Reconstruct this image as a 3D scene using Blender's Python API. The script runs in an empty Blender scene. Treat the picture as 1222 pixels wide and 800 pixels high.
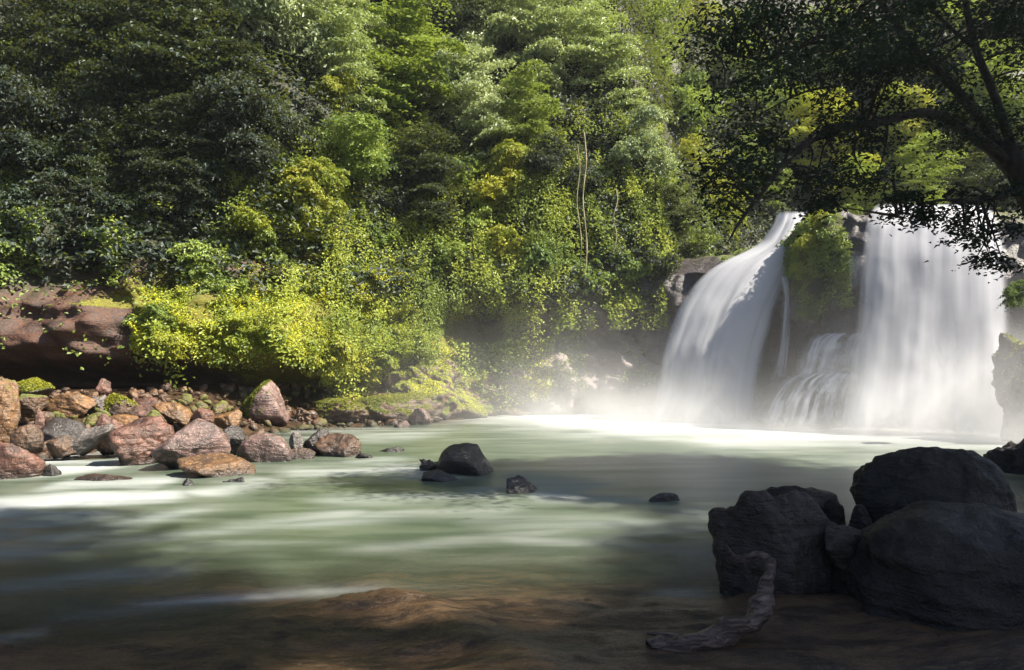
import bpy, math, random
import numpy as np
from mathutils import Vector, noise as mnoise

# ------------------------------------------------------------------ camera, sky, sun, exposure
S = bpy.context.scene
C = S.collection
FPX, HY, CH = 815.0, 440.0, 2.2          # focal length and horizon row (1222 px wide photo), eye height over the water


def P(px, py, D):
    return np.array([(px - 611.0) * D / FPX, D, CH + (HY - py) * D / FPX])


cam = bpy.data.cameras.new('camera')
cam.sensor_width = 36.0
cam.lens = 36.0 * FPX / 1222.0
cam.shift_y = (HY - 400.0) / 1222.0
cam.clip_end = 2000
camo = bpy.data.objects.new('camera', cam)
camo.location = (0, 0, CH)
camo.rotation_euler = (math.pi / 2, 0, 0)
C.objects.link(camo)
S.camera = camo

SUN_EL, SUN_AZ = 50.0, -13.0               # azimuth from +X towards +Y
W = bpy.data.worlds.new('World')
S.world = W
W.use_nodes = True
nt = W.node_tree
bg = nt.nodes['Background']
sky = nt.nodes.new('ShaderNodeTexSky')
sky.sky_type = 'NISHITA'
sky.sun_disc = False
sky.sun_elevation = math.radians(SUN_EL)
sky.sun_rotation = math.radians(90 - SUN_AZ)
nt.links.new(sky.outputs[0], bg.inputs[0])
bg.inputs[1].default_value = 0.05
sl = bpy.data.lights.new('sun', 'SUN')
sl.energy = 5.0
sl.angle = math.radians(0.6)
sl.color = (1.0, 0.93, 0.78)
so = bpy.data.objects.new('sun', sl)
e, a = math.radians(SUN_EL), math.radians(SUN_AZ)
sdir = Vector((math.cos(e) * math.cos(a), math.cos(e) * math.sin(a), math.sin(e)))
so.rotation_euler = sdir.to_track_quat('Z', 'Y').to_euler()
so.location = (20, 0, 40)
C.objects.link(so)
S.view_settings.view_transform = 'Standard'
S.view_settings.look = 'None'
S.view_settings.gamma = 1
S.view_settings.use_curve_mapping = False
S.view_settings.exposure = 1.75
cy = S.cycles
cy.use_denoising = True
cy.max_bounces = 8
cy.diffuse_bounces = 3
cy.glossy_bounces = 2
cy.transmission_bounces = 4
cy.transparent_max_bounces = 24
cy.volume_bounces = 1
cy.volume_max_steps = 64
cy.sample_clamp_indirect = 4

# ------------------------------------------------------------------ helpers
def hash3(i, j, k, seed):
    h = (i.astype(np.int64) * 374761393 + j.astype(np.int64) * 668265263 + k.astype(np.int64) * 2147483647 + seed * 974634777) & 0xFFFFFFFF
    h = ((h ^ (h >> 13)) * 1274126177) & 0xFFFFFFFF
    h = ((h ^ (h >> 16)) * 2246822519) & 0xFFFFFFFF
    h = h ^ (h >> 15)
    return (h & 0xFFFFFF) / float(0xFFFFFF) * 2 - 1


def vn(p, seed=0):
    p = np.asarray(p, float)
    f = np.floor(p)
    t = p - f
    t = t * t * t * (t * (t * 6 - 15) + 10)
    i, j, k = f[:, 0], f[:, 1], f[:, 2]
    r = 0
    for a_ in (0, 1):
        for b_ in (0, 1):
            for c_ in (0, 1):
                w = (t[:, 0] if a_ else 1 - t[:, 0]) * (t[:, 1] if b_ else 1 - t[:, 1]) * (t[:, 2] if c_ else 1 - t[:, 2])
                r = r + w * hash3(i + a_, j + b_, k + c_, seed)
    return r


def fbm(p, seed=0, octs=4, gain=0.5):
    r, am = 0, 1.0
    p = np.asarray(p, float)
    for o in range(octs):
        r = r + am * vn(p, seed + o * 17)
        p = p * 2.03 + 11.7
        am *= gain
    return r


def sstep(a_, b_, x):
    t = np.clip((x - a_) / (b_ - a_), 0, 1)
    return t * t * (3 - 2 * t)


def link(o, parent=None):
    C.objects.link(o)
    if parent is not None:
        o.parent = parent
    return o


def mesh_np(name, V, F, mat, smooth=True, attrs=None):
    V = np.asarray(V, np.float32)
    F = np.asarray(F, np.int32)
    m = bpy.data.meshes.new(name)
    n, k = F.shape
    m.vertices.add(len(V))
    m.vertices.foreach_set('co', V.ravel())
    m.loops.add(n * k)
    m.loops.foreach_set('vertex_index', F.ravel())
    m.polygons.add(n)
    m.polygons.foreach_set('loop_start', np.arange(0, n * k, k, dtype=np.int32))
    m.polygons.foreach_set('loop_total', np.full(n, k, np.int32))
    m.polygons.foreach_set('use_smooth', np.full(n, smooth))
    m.update(calc_edges=True)
    m.validate()
    for an, av in (attrs or {}).items():
        at = m.attributes.new(an, 'FLOAT', 'POINT')
        at.data.foreach_set('value', np.asarray(av, np.float32).ravel())
    if mat:
        m.materials.append(mat)
    return m


def obj(name, me, parent=None, loc=None):
    o = bpy.data.objects.new(name, me)
    if loc is not None:
        o.location = [float(v) for v in loc]
    return link(o, parent)


def tag(o, label=None, cat=None, group=None, kind=None):
    if label: o['label'] = label
    if cat: o['category'] = cat
    if group: o['group'] = group
    if kind: o['kind'] = kind
    return o


def grid_faces(nr, nc):
    r, c = np.meshgrid(np.arange(nr - 1), np.arange(nc - 1), indexing='ij')
    i = (r * nc + c).ravel()
    return np.stack([i, i + 1, i + nc + 1, i + nc], 1)


# ------------------------------------------------------------------ node helpers
class NT:
    def __init__(s, name):
        s.m = bpy.data.materials.new(name)
        s.m.use_nodes = True
        s.t = s.m.node_tree
        s.t.nodes.clear()
        s.out = s.t.nodes.new('ShaderNodeOutputMaterial')

    def n(s, typ, ins=None, **props):
        x = s.t.nodes.new(typ)
        for k, v in props.items():
            setattr(x, k, v)
        for k, v in (ins or {}).items():
            s.set(x.inputs[k], v)
        return x

    def set(s, sock, v):
        if isinstance(v, bpy.types.NodeSocket):
            s.t.links.new(v, sock)
        elif v is not None:
            if isinstance(v, (tuple, list)) and len(v) == 3 and sock.type == 'RGBA':
                v = (*v, 1)
            sock.default_value = v

    def math(s, op, a_, b_=None, clamp=False):
        x = s.n('ShaderNodeMath', operation=op, use_clamp=clamp)
        s.set(x.inputs[0], a_)
        if b_ is not None: s.set(x.inputs[1], b_)
        return x.outputs[0]

    def mixc(s, f, a_, b_, bt='MIX'):
        x = s.n('ShaderNodeMix', data_type='RGBA', blend_type=bt)
        s.set(x.inputs[0], f); s.set(x.inputs[6], a_); s.set(x.inputs[7], b_)
        return x.outputs[2]

    def noise(s, scale, detail=4, rough=0.55, vec=None, dist=0):
        x = s.n('ShaderNodeTexNoise')
        x.inputs['Scale'].default_value = scale
        x.inputs['Detail'].default_value = detail
        x.inputs['Roughness'].default_value = rough
        x.inputs['Distortion'].default_value = dist
        s.set(x.inputs['Vector'], vec if vec is not None else s.pos())
        return x.outputs[0]

    def pos(s):
        if not hasattr(s, '_p'):
            s._p = s.n('ShaderNodeNewGeometry').outputs['Position']
        return s._p

    def attr(s, nm):
        return s.n('ShaderNodeAttribute', attribute_name=nm).outputs['Fac']

    def mapr(s, v, a_, b_, c_=0.0, d_=1.0, smooth=True):
        x = s.n('ShaderNodeMapRange', interpolation_type='SMOOTHSTEP' if smooth else 'LINEAR')
        s.set(x.inputs[0], v)
        for i, q in enumerate((a_, b_, c_, d_)): s.set(x.inputs[i + 1], q)
        return x.outputs[0]

    def scalevec(s, v, sc):
        x = s.n('ShaderNodeVectorMath', operation='MULTIPLY')
        s.set(x.inputs[0], v); x.inputs[1].default_value = sc
        return x.outputs[0]

    def bump(s, h, st=0.5, dist=0.05):
        x = s.n('ShaderNodeBump', {'Height': h})
        x.inputs['Strength'].default_value = st
        x.inputs['Distance'].default_value = dist
        return x.outputs[0]

    def principled(s, col, rough=0.6, spec=0.5, normal=None, alpha=None, **kw):
        x = s.n('ShaderNodeBsdfPrincipled')
        s.set(x.inputs['Base Color'], col); s.set(x.inputs['Roughness'], rough)
        s.set(x.inputs['Specular IOR Level'], spec)
        if normal is not None: s.set(x.inputs['Normal'], normal)
        if alpha is not None: s.set(x.inputs['Alpha'], alpha)
        for k, v in kw.items(): s.set(x.inputs[k], v)
        return x.outputs[0]

    def end(s, surf=None, vol=None):
        if surf is not None: s.t.links.new(surf, s.out.inputs['Surface'])
        if vol is not None: s.t.links.new(vol, s.out.inputs['Volume'])
        return s.m


def leaf_mat(name, c1, c2, c3, wear=0.0, trans=0.4, gloss=0.035):
    t = NT(name)
    isl = t.n('ShaderNodeNewGeometry').outputs['Random Per Island']
    orand = t.n('ShaderNodeObjectInfo').outputs['Random']
    big = t.noise(0.45, 2)
    f1 = t.math('ADD', t.math('MULTIPLY', isl, 0.45), t.math('MULTIPLY', t.mapr(big, .3, .7), 0.6), True)
    col = t.mixc(t.mapr(f1, 0.25, 0.8), c1, c2)
    col = t.mixc(t.math('MULTIPLY', t.mapr(orand, 0.25, 1.0), 0.75), col, c3)
    dif = t.n('ShaderNodeBsdfDiffuse', {'Color': col}).outputs[0]
    tcol = t.mixc(0.45, col, (0.30, 0.34, 0.03) if name != 'moss_tufts' else (0.52, 0.52, 0.03)) if name != 'shade_toned_canopy' else col
    tr = t.n('ShaderNodeBsdfTranslucent', {'Color': tcol}).outputs[0]
    gl = t.n('ShaderNodeBsdfGlossy', {'Color': (0.9, 0.95, 1.0), 'Roughness': 0.6}).outputs[0]
    m1 = t.n('ShaderNodeMixShader', {0: trans, 1: dif, 2: tr}).outputs[0]
    m2 = t.n('ShaderNodeMixShader', {0: gloss, 1: m1, 2: gl}).outputs[0]
    return t.end(m2)


def rock_mat(name, base=None, wetband=True, mossc=(0.16, 0.18, 0.022), gloss=0.38):
    t = NT(name)
    col0 = t.n('ShaderNodeObjectInfo').outputs['Color'] if base is None else base
    n1 = t.noise(1.7, 5, 0.6)
    n2 = t.noise(9.0, 5, 0.65)
    n3 = t.noise(40.0, 3, 0.6)
    strat = t.noise(3.0, 4, 0.6, t.scalevec(t.pos(), (0.6, 0.6, 4.0)), 0.6)
    dark = t.mixc(0.72, col0, (0.02, 0.016, 0.014))
    light = t.mixc(1.0, col0, (1.75, 1.8, 1.85), 'MULTIPLY')
    c = t.mixc(t.mapr(n1, 0.38, 0.62), dark, col0)
    c = t.mixc(t.mapr(n2, 0.5, 0.72), c, light)
    c = t.mixc(t.math('MULTIPLY', t.mapr(strat, 0.55, 0.63), 0.6), c, dark)
    moss = t.attr('moss')
    mf = t.mapr(t.math('ADD', moss, t.math('MULTIPLY', t.math('SUBTRACT', n2, 0.5), 1.3)), 0.42, 0.6)
    mcol = t.mixc(t.mapr(n3, 0.35, 0.7), t.mixc(0.8, mossc, (0.03, 0.045, 0.008)), mossc)
    mcol = t.mixc(t.mapr(t.noise(5.0, 4, 0.7), 0.4, 0.62), t.mixc(0.55, mcol, (0.06, 0.04, 0.015)), mcol)
    c = t.mixc(mf, c, mcol)
    if name == 'bank_rock':
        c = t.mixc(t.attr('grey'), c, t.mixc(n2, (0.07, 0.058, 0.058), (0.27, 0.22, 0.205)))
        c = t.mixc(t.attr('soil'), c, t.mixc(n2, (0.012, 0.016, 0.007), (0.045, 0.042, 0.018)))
    z = t.n('ShaderNodeSeparateXYZ', {0: t.pos()}).outputs[2]
    wet = t.mapr(t.math('ADD', z, t.math('MULTIPLY', n1, 0.15)), 0.08, 0.42, 1.0, 0.0)
    if wetband:
        c = t.mixc(t.math('MULTIPLY', wet, 0.75), c, (0.012, 0.011, 0.011))
    vo = t.n('ShaderNodeTexVoronoi', feature='DISTANCE_TO_EDGE')
    wv = t.n('ShaderNodeVectorMath', operation='ADD'); t.set(wv.inputs[0], t.scalevec(t.pos(), (1.0, 1.0, 1.6)))
    nv_ = t.n('ShaderNodeTexNoise'); nv_.inputs['Scale'].default_value = 1.3; nv_.inputs['Detail'].default_value = 3
    t.set(nv_.inputs['Vector'], t.pos()); t.set(wv.inputs[1], nv_.outputs[1])
    t.set(vo.inputs['Vector'], wv.outputs[0]); vo.inputs['Scale'].default_value = 1.5
    crack = t.mapr(vo.outputs[0], 0.0, 0.028)
    c = t.mixc(t.math('MULTIPLY', t.math('SUBTRACT', 1.0, crack), t.mapr(n1, .45, .6, 0.0, 0.6 if 'boulder' not in name else 0.0)), c, (0.02, 0.015, 0.012))
    h = t.math('ADD', t.math('ADD', t.math('MULTIPLY', n2, 0.9), t.math('MULTIPLY', n3, 0.25)), t.math('MULTIPLY', strat, 0.8))
    h = t.math('ADD', h, t.math('MULTIPLY', crack, 0.12 if 'boulder' not in name else 0.0))
    nrm = t.bump(h, 0.75 if 'boulder' not in name else 0.95, 0.07)
    rough = t.math('ADD', t.math('MULTIPLY', mf, 0.45), t.mapr(n2, 0.3, 0.7, gloss - 0.08, gloss + 0.2), True)
    return t.end(t.principled(c, rough, 0.5 if 'boulder' not in name else 0.2, nrm))


M_rock = rock_mat('wet_rock', gloss=0.33)
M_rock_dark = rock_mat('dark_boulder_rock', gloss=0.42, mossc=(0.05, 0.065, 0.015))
M_leaf = leaf_mat('forest_leaves', (0.06, 0.125, 0.022), (0.26, 0.34, 0.05), (0.22, 0.28, 0.05))
M_leaf_pale = leaf_mat('pale_leaves', (0.15, 0.21, 0.085), (0.40, 0.45, 0.22), (0.30, 0.37, 0.09), gloss=0.08)
M_leaf_yellow = leaf_mat('yellow_green_leaves', (0.19, 0.24, 0.018), (0.40, 0.38, 0.025), (0.29, 0.31, 0.02))
M_leaf_shade = leaf_mat('shade_toned_leaves', (0.005, 0.012, 0.007), (0.017, 0.034, 0.012), (0.010, 0.02, 0.009), trans=0.22)  # darkened leaf copy: the shade on the slope is put into the colour
M_under = leaf_mat('undergrowth_leaves', (0.005, 0.012, 0.006), (0.020, 0.038, 0.011), (0.014, 0.026, 0.009), trans=0.3)  # darkened in colour so the gaps between crowns look shaded
M_leaf_canopy = leaf_mat('shade_toned_canopy', (0.006, 0.014, 0.008), (0.018, 0.033, 0.014), (0.012, 0.022, 0.010), trans=0.2, gloss=0.02)  # shade on the overhanging crown is painted in as a darker leaf colour
M_leaf_vine = leaf_mat('vine_leaves', (0.07, 0.13, 0.018), (0.38, 0.42, 0.04), (0.3, 0.35, 0.035))
M_moss_cap = leaf_mat('moss_caps', (0.07, 0.095, 0.012), (0.26, 0.25, 0.018), (0.16, 0.17, 0.015), trans=0.25, gloss=0.02)
M_moss = leaf_mat('moss_tufts', (0.20, 0.26, 0.014), (0.56, 0.54, 0.022), (0.40, 0.44, 0.02), trans=0.3, gloss=0.03)

t = NT('bark')
n1 = t.noise(3.0, 4, 0.6, t.scalevec(t.pos(), (3, 3, 0.7)))
M_bark = t.end(t.principled(t.mixc(t.mapr(n1, 0.35, 0.65), (0.010, 0.008, 0.007), (0.030, 0.025, 0.020)), 0.85, 0.3, t.bump(n1, 0.8, 0.05)))
t = NT('pale_bark')
n1 = t.noise(3.0, 4, 0.6, t.scalevec(t.pos(), (3, 3, 0.7)))
M_bark_pale = t.end(t.principled(t.mixc(t.mapr(n1, 0.35, 0.65), (0.16, 0.13, 0.075), (0.34, 0.30, 0.19)), 0.8, 0.3, t.bump(n1, 0.6, 0.03)))
t = NT('driftwood')
n1 = t.noise(14.0, 5, 0.65, t.scalevec(t.pos(), (1, 1, 1)), 1.0)
n1 = t.noise(14.0, 5, 0.65, t.scalevec(t.n('ShaderNodeTexCoord').outputs['Object'], (0.35, 1.0, 1.6)), 1.5)
M_wood = t.end(t.principled(t.mixc(t.mapr(n1, 0.4, 0.68), (0.020, 0.011, 0.009), (0.13, 0.09, 0.075)), 0.38, 0.4, t.bump(n1, 1.0, 0.04)))

# ------------------------------------------------------------------ hill: a steep sheet y = hillY(x, z)
BX = np.array([-45, -26, -18, -12, -8.5, -6, -3, 0, 4, 7, 8.5, 10.5, 14, 20, 35, 60.])
BY = np.array([16, 20.5, 23, 25, 27, 29, 30, 31.5, 32, 32, 34, 38, 41, 42, 38, 30.])
ZK = np.array([-2, 0.8, 1.6, 2.2, 2.6, 3.5, 5, 8, 12, 20, 32, 50.])
PL = np.array([2.7, 2.6, 2.3, 0.5, -0.8, -0.5, 0.3, 1.7, 3.6, 9, 18, 32.])
PM = np.array([-0.8, 0.1, 0.4, 0.6, 0.7, 1.0, 1.7, 3.0, 5.0, 10, 18, 32.])
PR = np.array([-0.4, 0.1, 0.2, 0.3, 0.4, 0.6, 0.5, 1.3, 3.5, 9, 18, 32.])
# x, z, rx, rz, depth (+ = hollow into the hill, - = bulge)
BUMPS = [(-1.7, 4.2, 1.5, 0.75, 3.2), (-1.0, 2.6, 1.8, 0.7, 0.8), (-4.6, 1.8, 1.3, 0.7, 1.2),
         (-8.0, 3.4, 2.2, 1.6, -1.3), (-12.5, 3.6, 2.5, 1.2, -0.7), (-5.0, 3.6, 1.6, 1.3, -0.9),
         (0.0, 5.8, 1.4, 1.3, -0.9), (-9.5, 7.0, 2.0, 1.0, 1.3), (-9.0, 8.3, 2.0, 0.5, -0.6), (-6.6, 6.3, 1.2, 1.6, -0.9),
         (-15.5, 5.8, 1.6, 0.8, 0.7), (2.6, 3.2, 1.3, 1.7, -0.5), (5.0, 3.0, 1.0, 2.0, -0.5), (-14.2, 3.9, 0.8, 0.7, -0.9),
         (-18.0, 4.0, 1.5, 1.0, -0.5)]


def hill_smooth(x, z):
    b = np.interp(x, BX, BY)
    l, m_, r = np.interp(z, ZK, PL), np.interp(z, ZK, PM), np.interp(z, ZK, PR)
    wl = 1 - sstep(-8.6, -6.6, x)
    wr = sstep(-1.5, 1.5, x)
    y = b + l * wl + m_ * (1 - wl) * (1 - wr) + r * wr
    for (cx, cz, rx, rz, d) in BUMPS:
        y = y + d * np.exp(-(((x - cx) / rx) ** 2 + ((z - cz) / rz) ** 2))
    return y


def hill_full(x, z):
    y = hill_smooth(x, z)
    p = np.stack([x * 0.35, z * 0.5, y * 0], 1)
    y = y + 0.75 * fbm(p, 3, 3) + 0.22 * fbm(p * 5.1, 9, 3)
    y = y - 0.34 * sstep(9, 6, z) * fbm(np.stack([x * 1.1, z * 1.3, y * 0], 1), 14, 3)
    ridg = 1 - np.abs(vn(np.stack([x * 0.9 + z * .3, z * 1.5, y * 0], 1), 21))
    return y - 0.3 * ridg ** 3


def hill_hit(px, py):
    D = np.linspace(14, 90, 1200)
    x, z = (px - 611) * D / FPX, CH + (HY - py) * D / FPX
    hit = np.nonzero(D > hill_smooth(x, z))[0]
    d = D[hit[0]] if len(hit) else 60.0
    return P(px, py, d)


xs = np.concatenate([np.arange(-45, -21, 0.6), np.arange(-21, 14, 0.13), np.arange(14, 46, 0.6)])
zs = np.concatenate([np.arange(-2, 9, 0.12), np.arange(9, 22, 0.3), np.arange(22, 50, 1.0)])
Zg, Xg = np.meshgrid(zs, xs, indexing='ij')
hx, hz = Xg.ravel(), Zg.ravel()
hy = hill_full(hx, hz)


def moss_mask(x, z):
    """where the bank carries bright moss: photo-read patches in world x, z"""
    m = np.zeros_like(x)
    for (cx, cz, rx, rz, w) in [(-12.0, 4.0, 3.0, 1.3, 1.0), (-9.3, 3.4, 2.4, 2.0, 1.1), (-6.8, 3.6, 2.2, 2.6, 1.0), (-4.5, 3.0, 1.8, 2.0, 0.8),
                                (-1.0, 6.3, 1.6, 2.0, .9), (-0.2, 4.0, 1.0, 1.3, 0.8), (-6.8, 7.5, 1.2, 2.0, .7), (-10.0, 8.6, 1.5, .8, .7), (-3, 1.8, 2.2, .8, .6), (-4, 6, 2.5, 2.0, .8), (-3.0, 4.0, 2.2, 2.2, 1.0), (-5.5, 5.5, 2, 2.5, .9), (-1.0, 7.5, 1.5, 2, .9), (-2.5, 8, 2, 2, .5), (-8.2, 8.5, 1.2, 3.0, .7), 
                                (1.5, 2.0, 1.5, 1.6, .3)]:
        m = np.maximum(m, w * np.exp(-(((x - cx) / rx) ** 2 + ((z - cz) / rz) ** 2) ** 1.5))
    return m


hm = moss_mask(hx, hz)
hm2 = np.clip(hm + 0.30 * sstep(5.5, 9, hz) + 0.1, 0, 1.2)
hm2[(hx < -13.2) & (hz < 4.3)] *= 0.25
hm2[hx > 1.5] *= 0.55
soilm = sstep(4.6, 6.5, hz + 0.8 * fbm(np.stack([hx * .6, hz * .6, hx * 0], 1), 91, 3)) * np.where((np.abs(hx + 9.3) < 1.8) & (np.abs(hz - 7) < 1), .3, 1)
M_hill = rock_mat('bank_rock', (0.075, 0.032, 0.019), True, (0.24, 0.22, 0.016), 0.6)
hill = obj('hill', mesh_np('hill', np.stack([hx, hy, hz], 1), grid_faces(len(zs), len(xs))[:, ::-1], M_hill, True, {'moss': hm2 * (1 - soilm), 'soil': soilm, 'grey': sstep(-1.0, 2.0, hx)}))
tag(hill, 'steep red brown earth and rock bank under the forest, hollowed at its foot', 'hillside', kind='structure')

# ------------------------------------------------------------------ ground: one polar sheet, river bed, beach, rock shelf
YWX = np.array([-40, -20, -14, -11.5, -10, -8.3, -6.5, -4, -2, 2, 60.])
YWY = np.array([11, 12.5, 14.5, 16.5, 19.5, 23.5, 25.5, 27.5, 29, 40, 40.])


def ground_z(x, y):
    z = np.full_like(x, -0.9)
    beach = np.clip((y - np.interp(x, YWX, YWY)) * 0.17, -0.9, 1.5)
    z = np.maximum(z, beach)
    # near rock shelf: edge line falls from left-near to right-far
    edge = np.interp(x, [-12, -4.2, -2.6, -1.5, -0.6, 1.0, 2.0, 6, 12], [4.2, 5.2, 5.6, 6.55, 6.5, 6.2, 6.5, 8.0, 13.0])
    s = edge - y + 0.35 * vn(np.stack([x * 0.9, y * 0.9, x * 0], 1), 5)
    shelf = np.where(s > 0, 0.02 + 0.05 * np.clip(s, 0, 3), s * 0.16 - 0.01)
    right = sstep(0.82, 1.0, x / np.maximum(y, 1.0)) * 1.0 * sstep(5, 9, x)
    z = np.maximum(z, np.maximum(shelf, -0.9)) + right
    return z


th = np.concatenate([np.radians(np.linspace(-180, -52, 60, endpoint=False)), np.radians(np.linspace(-52, 52, 520)), np.radians(np.linspace(52, 180, 61)[1:])])
rr = np.concatenate([[0.4, 1.5, 2.5, 3.2], np.linspace(3.7, 8.5, 130), np.geomspace(8.6, 40, 130), np.geomspace(43, 900, 16)])
Rg, Tg = np.meshgrid(rr, th, indexing='ij')
gx, gy = (Rg * np.sin(Tg)).ravel(), (Rg * np.cos(Tg)).ravel()
gz = ground_z(gx, gy)
_u = np.clip((6.6 - gy) / 1.7, 0, 1); _c = -1.25 + 1.35 * _u
gz = gz + 0.085 * np.exp(-((gx - _c) / 0.42) ** 2) * sstep(6.75, 6.4, gy) * (1 - .3 * sstep(_c, _c + .5, gx))
near = np.hypot(gx, gy) < 12
gp = np.stack([gx, gy, gx * 0], 1)
gz = gz + 0.05 * fbm(gp * 0.8, 2, 4) + np.where(near, 0.018 * fbm(gp * np.array([1.6, 4.0, 1]), 8, 4), 0)
lam = vn(gp * np.array([0.8, 2.4, 1]) + np.array([0, 0, 3.3]), 31)
gz = gz + np.where(near, 0.018 * sstep(0.05, 0.25, lam), 0) + np.where(np.hypot(gx, gy) > 45, 0.5, 0)
t = NT('river_ground')
sv = t.scalevec(t.pos(), (1.0, 2.6, 3.0))
a1 = t.noise(2.2, 6, 0.68, sv, 0.4)
a2 = t.noise(11, 5, 0.7, sv, 0.3)
a3 = t.noise(45, 3, 0.6, t.scalevec(t.pos(), (1, 2, 2)))
c = t.mixc(t.mapr(a1, 0.36, 0.64), (0.012, 0.007, 0.004), (0.068, 0.040, 0.020))
c = t.mixc(t.mapr(a2, 0.52, 0.72), c, (0.085, 0.056, 0.033))
c = t.mixc(t.mapr(a2, 0.45, 0.3), c, (0.018, 0.012, 0.009))
hgt = t.math('ADD', t.math('MULTIPLY', a2, 1.0), t.math('MULTIPLY', a3, 0.4))
M_ground = t.end(t.principled(c, t.mapr(a3, 0.3, 0.7, 0.25, 0.6), 0.3, t.bump(hgt, 0.6, 0.04)))
ground = obj('ground', mesh_np('ground', np.stack([gx, gy, gz], 1), grid_faces(len(rr), len(th))[:, ::-1], M_ground))
tag(ground, 'wet brown rock shelf, river bed and rubble beach', 'ground', kind='structure')

# ------------------------------------------------------------------ river water
th = np.radians(np.linspace(-60, 60, 620))
rr = np.concatenate([np.linspace(3.2, 10, 190), np.geomspace(10.05, 50, 230)])
Rg, Tg = np.meshgrid(rr, th, indexing='ij')
wx, wy = (Rg * np.sin(Tg)).ravel(), (Rg * np.cos(Tg)).ravel()
keep_depth = ground_z(wx, wy)


def wpt(px, py):
    D = FPX * CH / (py - HY)
    return np.array([(px - 611) * D / FPX, D])


foam = np.zeros_like(wx)
wob = fbm(np.stack([wx * 0.5, wy * 0.5, wx * 0], 1), 44, 3)
STREAKS = [  # photo-read foam streaks: end, end, half width (m), strength
    ((40, 548), (150, 556), 0.9, 1.0), ((120, 535), (190, 548), 0.7, .9), ((60, 580), (200, 577), 0.5, 0.9), ((-30, 606), (210, 590), 0.55, 0.95),
    ((-40, 640), (120, 610), 0.5, 0.5), ((230, 590), (330, 572), 0.35, 0.7), ((340, 568), (505, 562), 0.9, 0.5), ((440, 548), (520, 572), 0.5, 0.55),
    ((380, 602), (610, 592), 0.4, 0.22), ((560, 590), (600, 582), 0.25, 0.3), ((640, 592), (770, 598), 0.3, 0.75), ((770, 602), (860, 616), 0.3, 0.6), ((610, 566), (700, 585), 0.5, .35),
    ((600, 640), (850, 662), 0.16, 0.45), ((560, 618), (800, 630), 0.3, 0.3), ((-30, 702), (230, 682), 0.17, 0.75), ((-20, 664), (230, 640), 0.2, 0.4), ((60, 742), (300, 716), 0.1, 0.5), ((-20, 768), (60, 752), 0.12, 0.85), ((150, 730), (450, 704), 0.14, 0.6),
    ((200, 655), (420, 640), 0.2, 0.2), ((800, 715), (870, 650), 0.22, 0.4), ((250, 604), (-20, 662), 0.3, 0.45), ((430, 612), (120, 652), 0.22, 0.4), ((620, 604), (330, 628), 0.25, 0.35), ((700, 625), (420, 660), 0.2, 0.3), ((850, 628), (560, 668), 0.16, 0.3), ((330, 512), (520, 518), 1.6, 0.55), ((300, 505), (360, 508), 1.2, .6)]
for (p0, p1, hw, st) in STREAKS:
    A, B = wpt(*p0), wpt(*p1)
    d = B - A
    L2 = d @ d
    tt = ((wx - A[0]) * d[0] + (wy - A[1]) * d[1]) / L2
    tc = np.clip(tt, 0, 1)
    dist = np.hypot(wx - A[0] - tc * d[0], wy - A[1] - tc * d[1] + 0.22 * wob * hw * 3)
    end = sstep(-0.05, 0.2, tt + 0.1) * sstep(1.05, 0.8, tt - 0.1)
    foam = np.maximum(foam, 0.8 * st * np.exp(-(dist / hw / 1.7) ** 2) * (0.15 + 0.85 * end))
st0 = fbm(np.stack([wx * 0.35 + wy * 0.1, wy * 2.2 - wx * .2, wx * 0], 1), 63, 4)
foam = foam * np.clip(0.8 + 0.6 * st0, 0.2, 1.2)
# white water in front of the falls
fd = (wy - np.interp(wx, [-4, -1, 2.5, 6, 9, 12, 15, 19, 24], [29, 26, 22.5, 19.0, 18.0, 17.4, 16.0, 14.0, 12])) / 4.5
foam = np.maximum(foam, 0.95 * sstep(-1.0, 1.2, fd + 0.3 * wob) ** 1.3 * np.where(wx < 1, 0.8, 1.0))
st1 = fbm(np.stack([wx * 0.25 + wy * 0.05, wy * 1.5 - wx * .12, wx * 0], 1), 61, 4)
foam = np.clip(foam * (1 + 0.2 * st1) + 0.04 * np.clip(st1, 0, 1), 0, 1)
depth = np.clip(-keep_depth, 0, 2)
alpha = np.clip(1 - np.exp(-depth * 2.6) * 1.0, 0.0, 1)
alpha = np.maximum(alpha, foam * 0.9)
wzz = 0.004 * st1 + 0.05 * foam * sstep(11, 25, np.hypot(wx, wy))
t = NT('river_water')
fo = t.attr('foam')
sv = t.scalevec(t.pos(), (0.5, 2.2, 1.0))
s1 = t.noise(0.9, 3, 0.5, sv, 0.6)
ff = t.mapr(t.math('ADD', fo, t.math('MULTIPLY', t.math('SUBTRACT', s1, 0.5), 0.16)), 0.02, 0.95, 0, 1, False)
gcol = t.mixc(t.mapr(s1, 0.35, 0.65), (0.056, 0.078, 0.053), (0.092, 0.115, 0.083))
c = t.mixc(ff, gcol, (0.36, 0.375, 0.375))
nrm = t.bump(s1, 0.08, 0.05)
M_water = t.end(t.principled(c, t.mapr(ff, 0, 0.5, 0.3, 0.7), 0.5, nrm, t.attr('alpha')))
water = obj('water', mesh_np('water', np.stack([wx, wy, wzz], 1), grid_faces(len(rr), len(th))[:, ::-1], M_water, True, {'foam': foam, 'alpha': alpha}))
tag(water, 'milky green river with white foam streaks, smooth in a long exposure', 'river', kind='structure')

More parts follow.
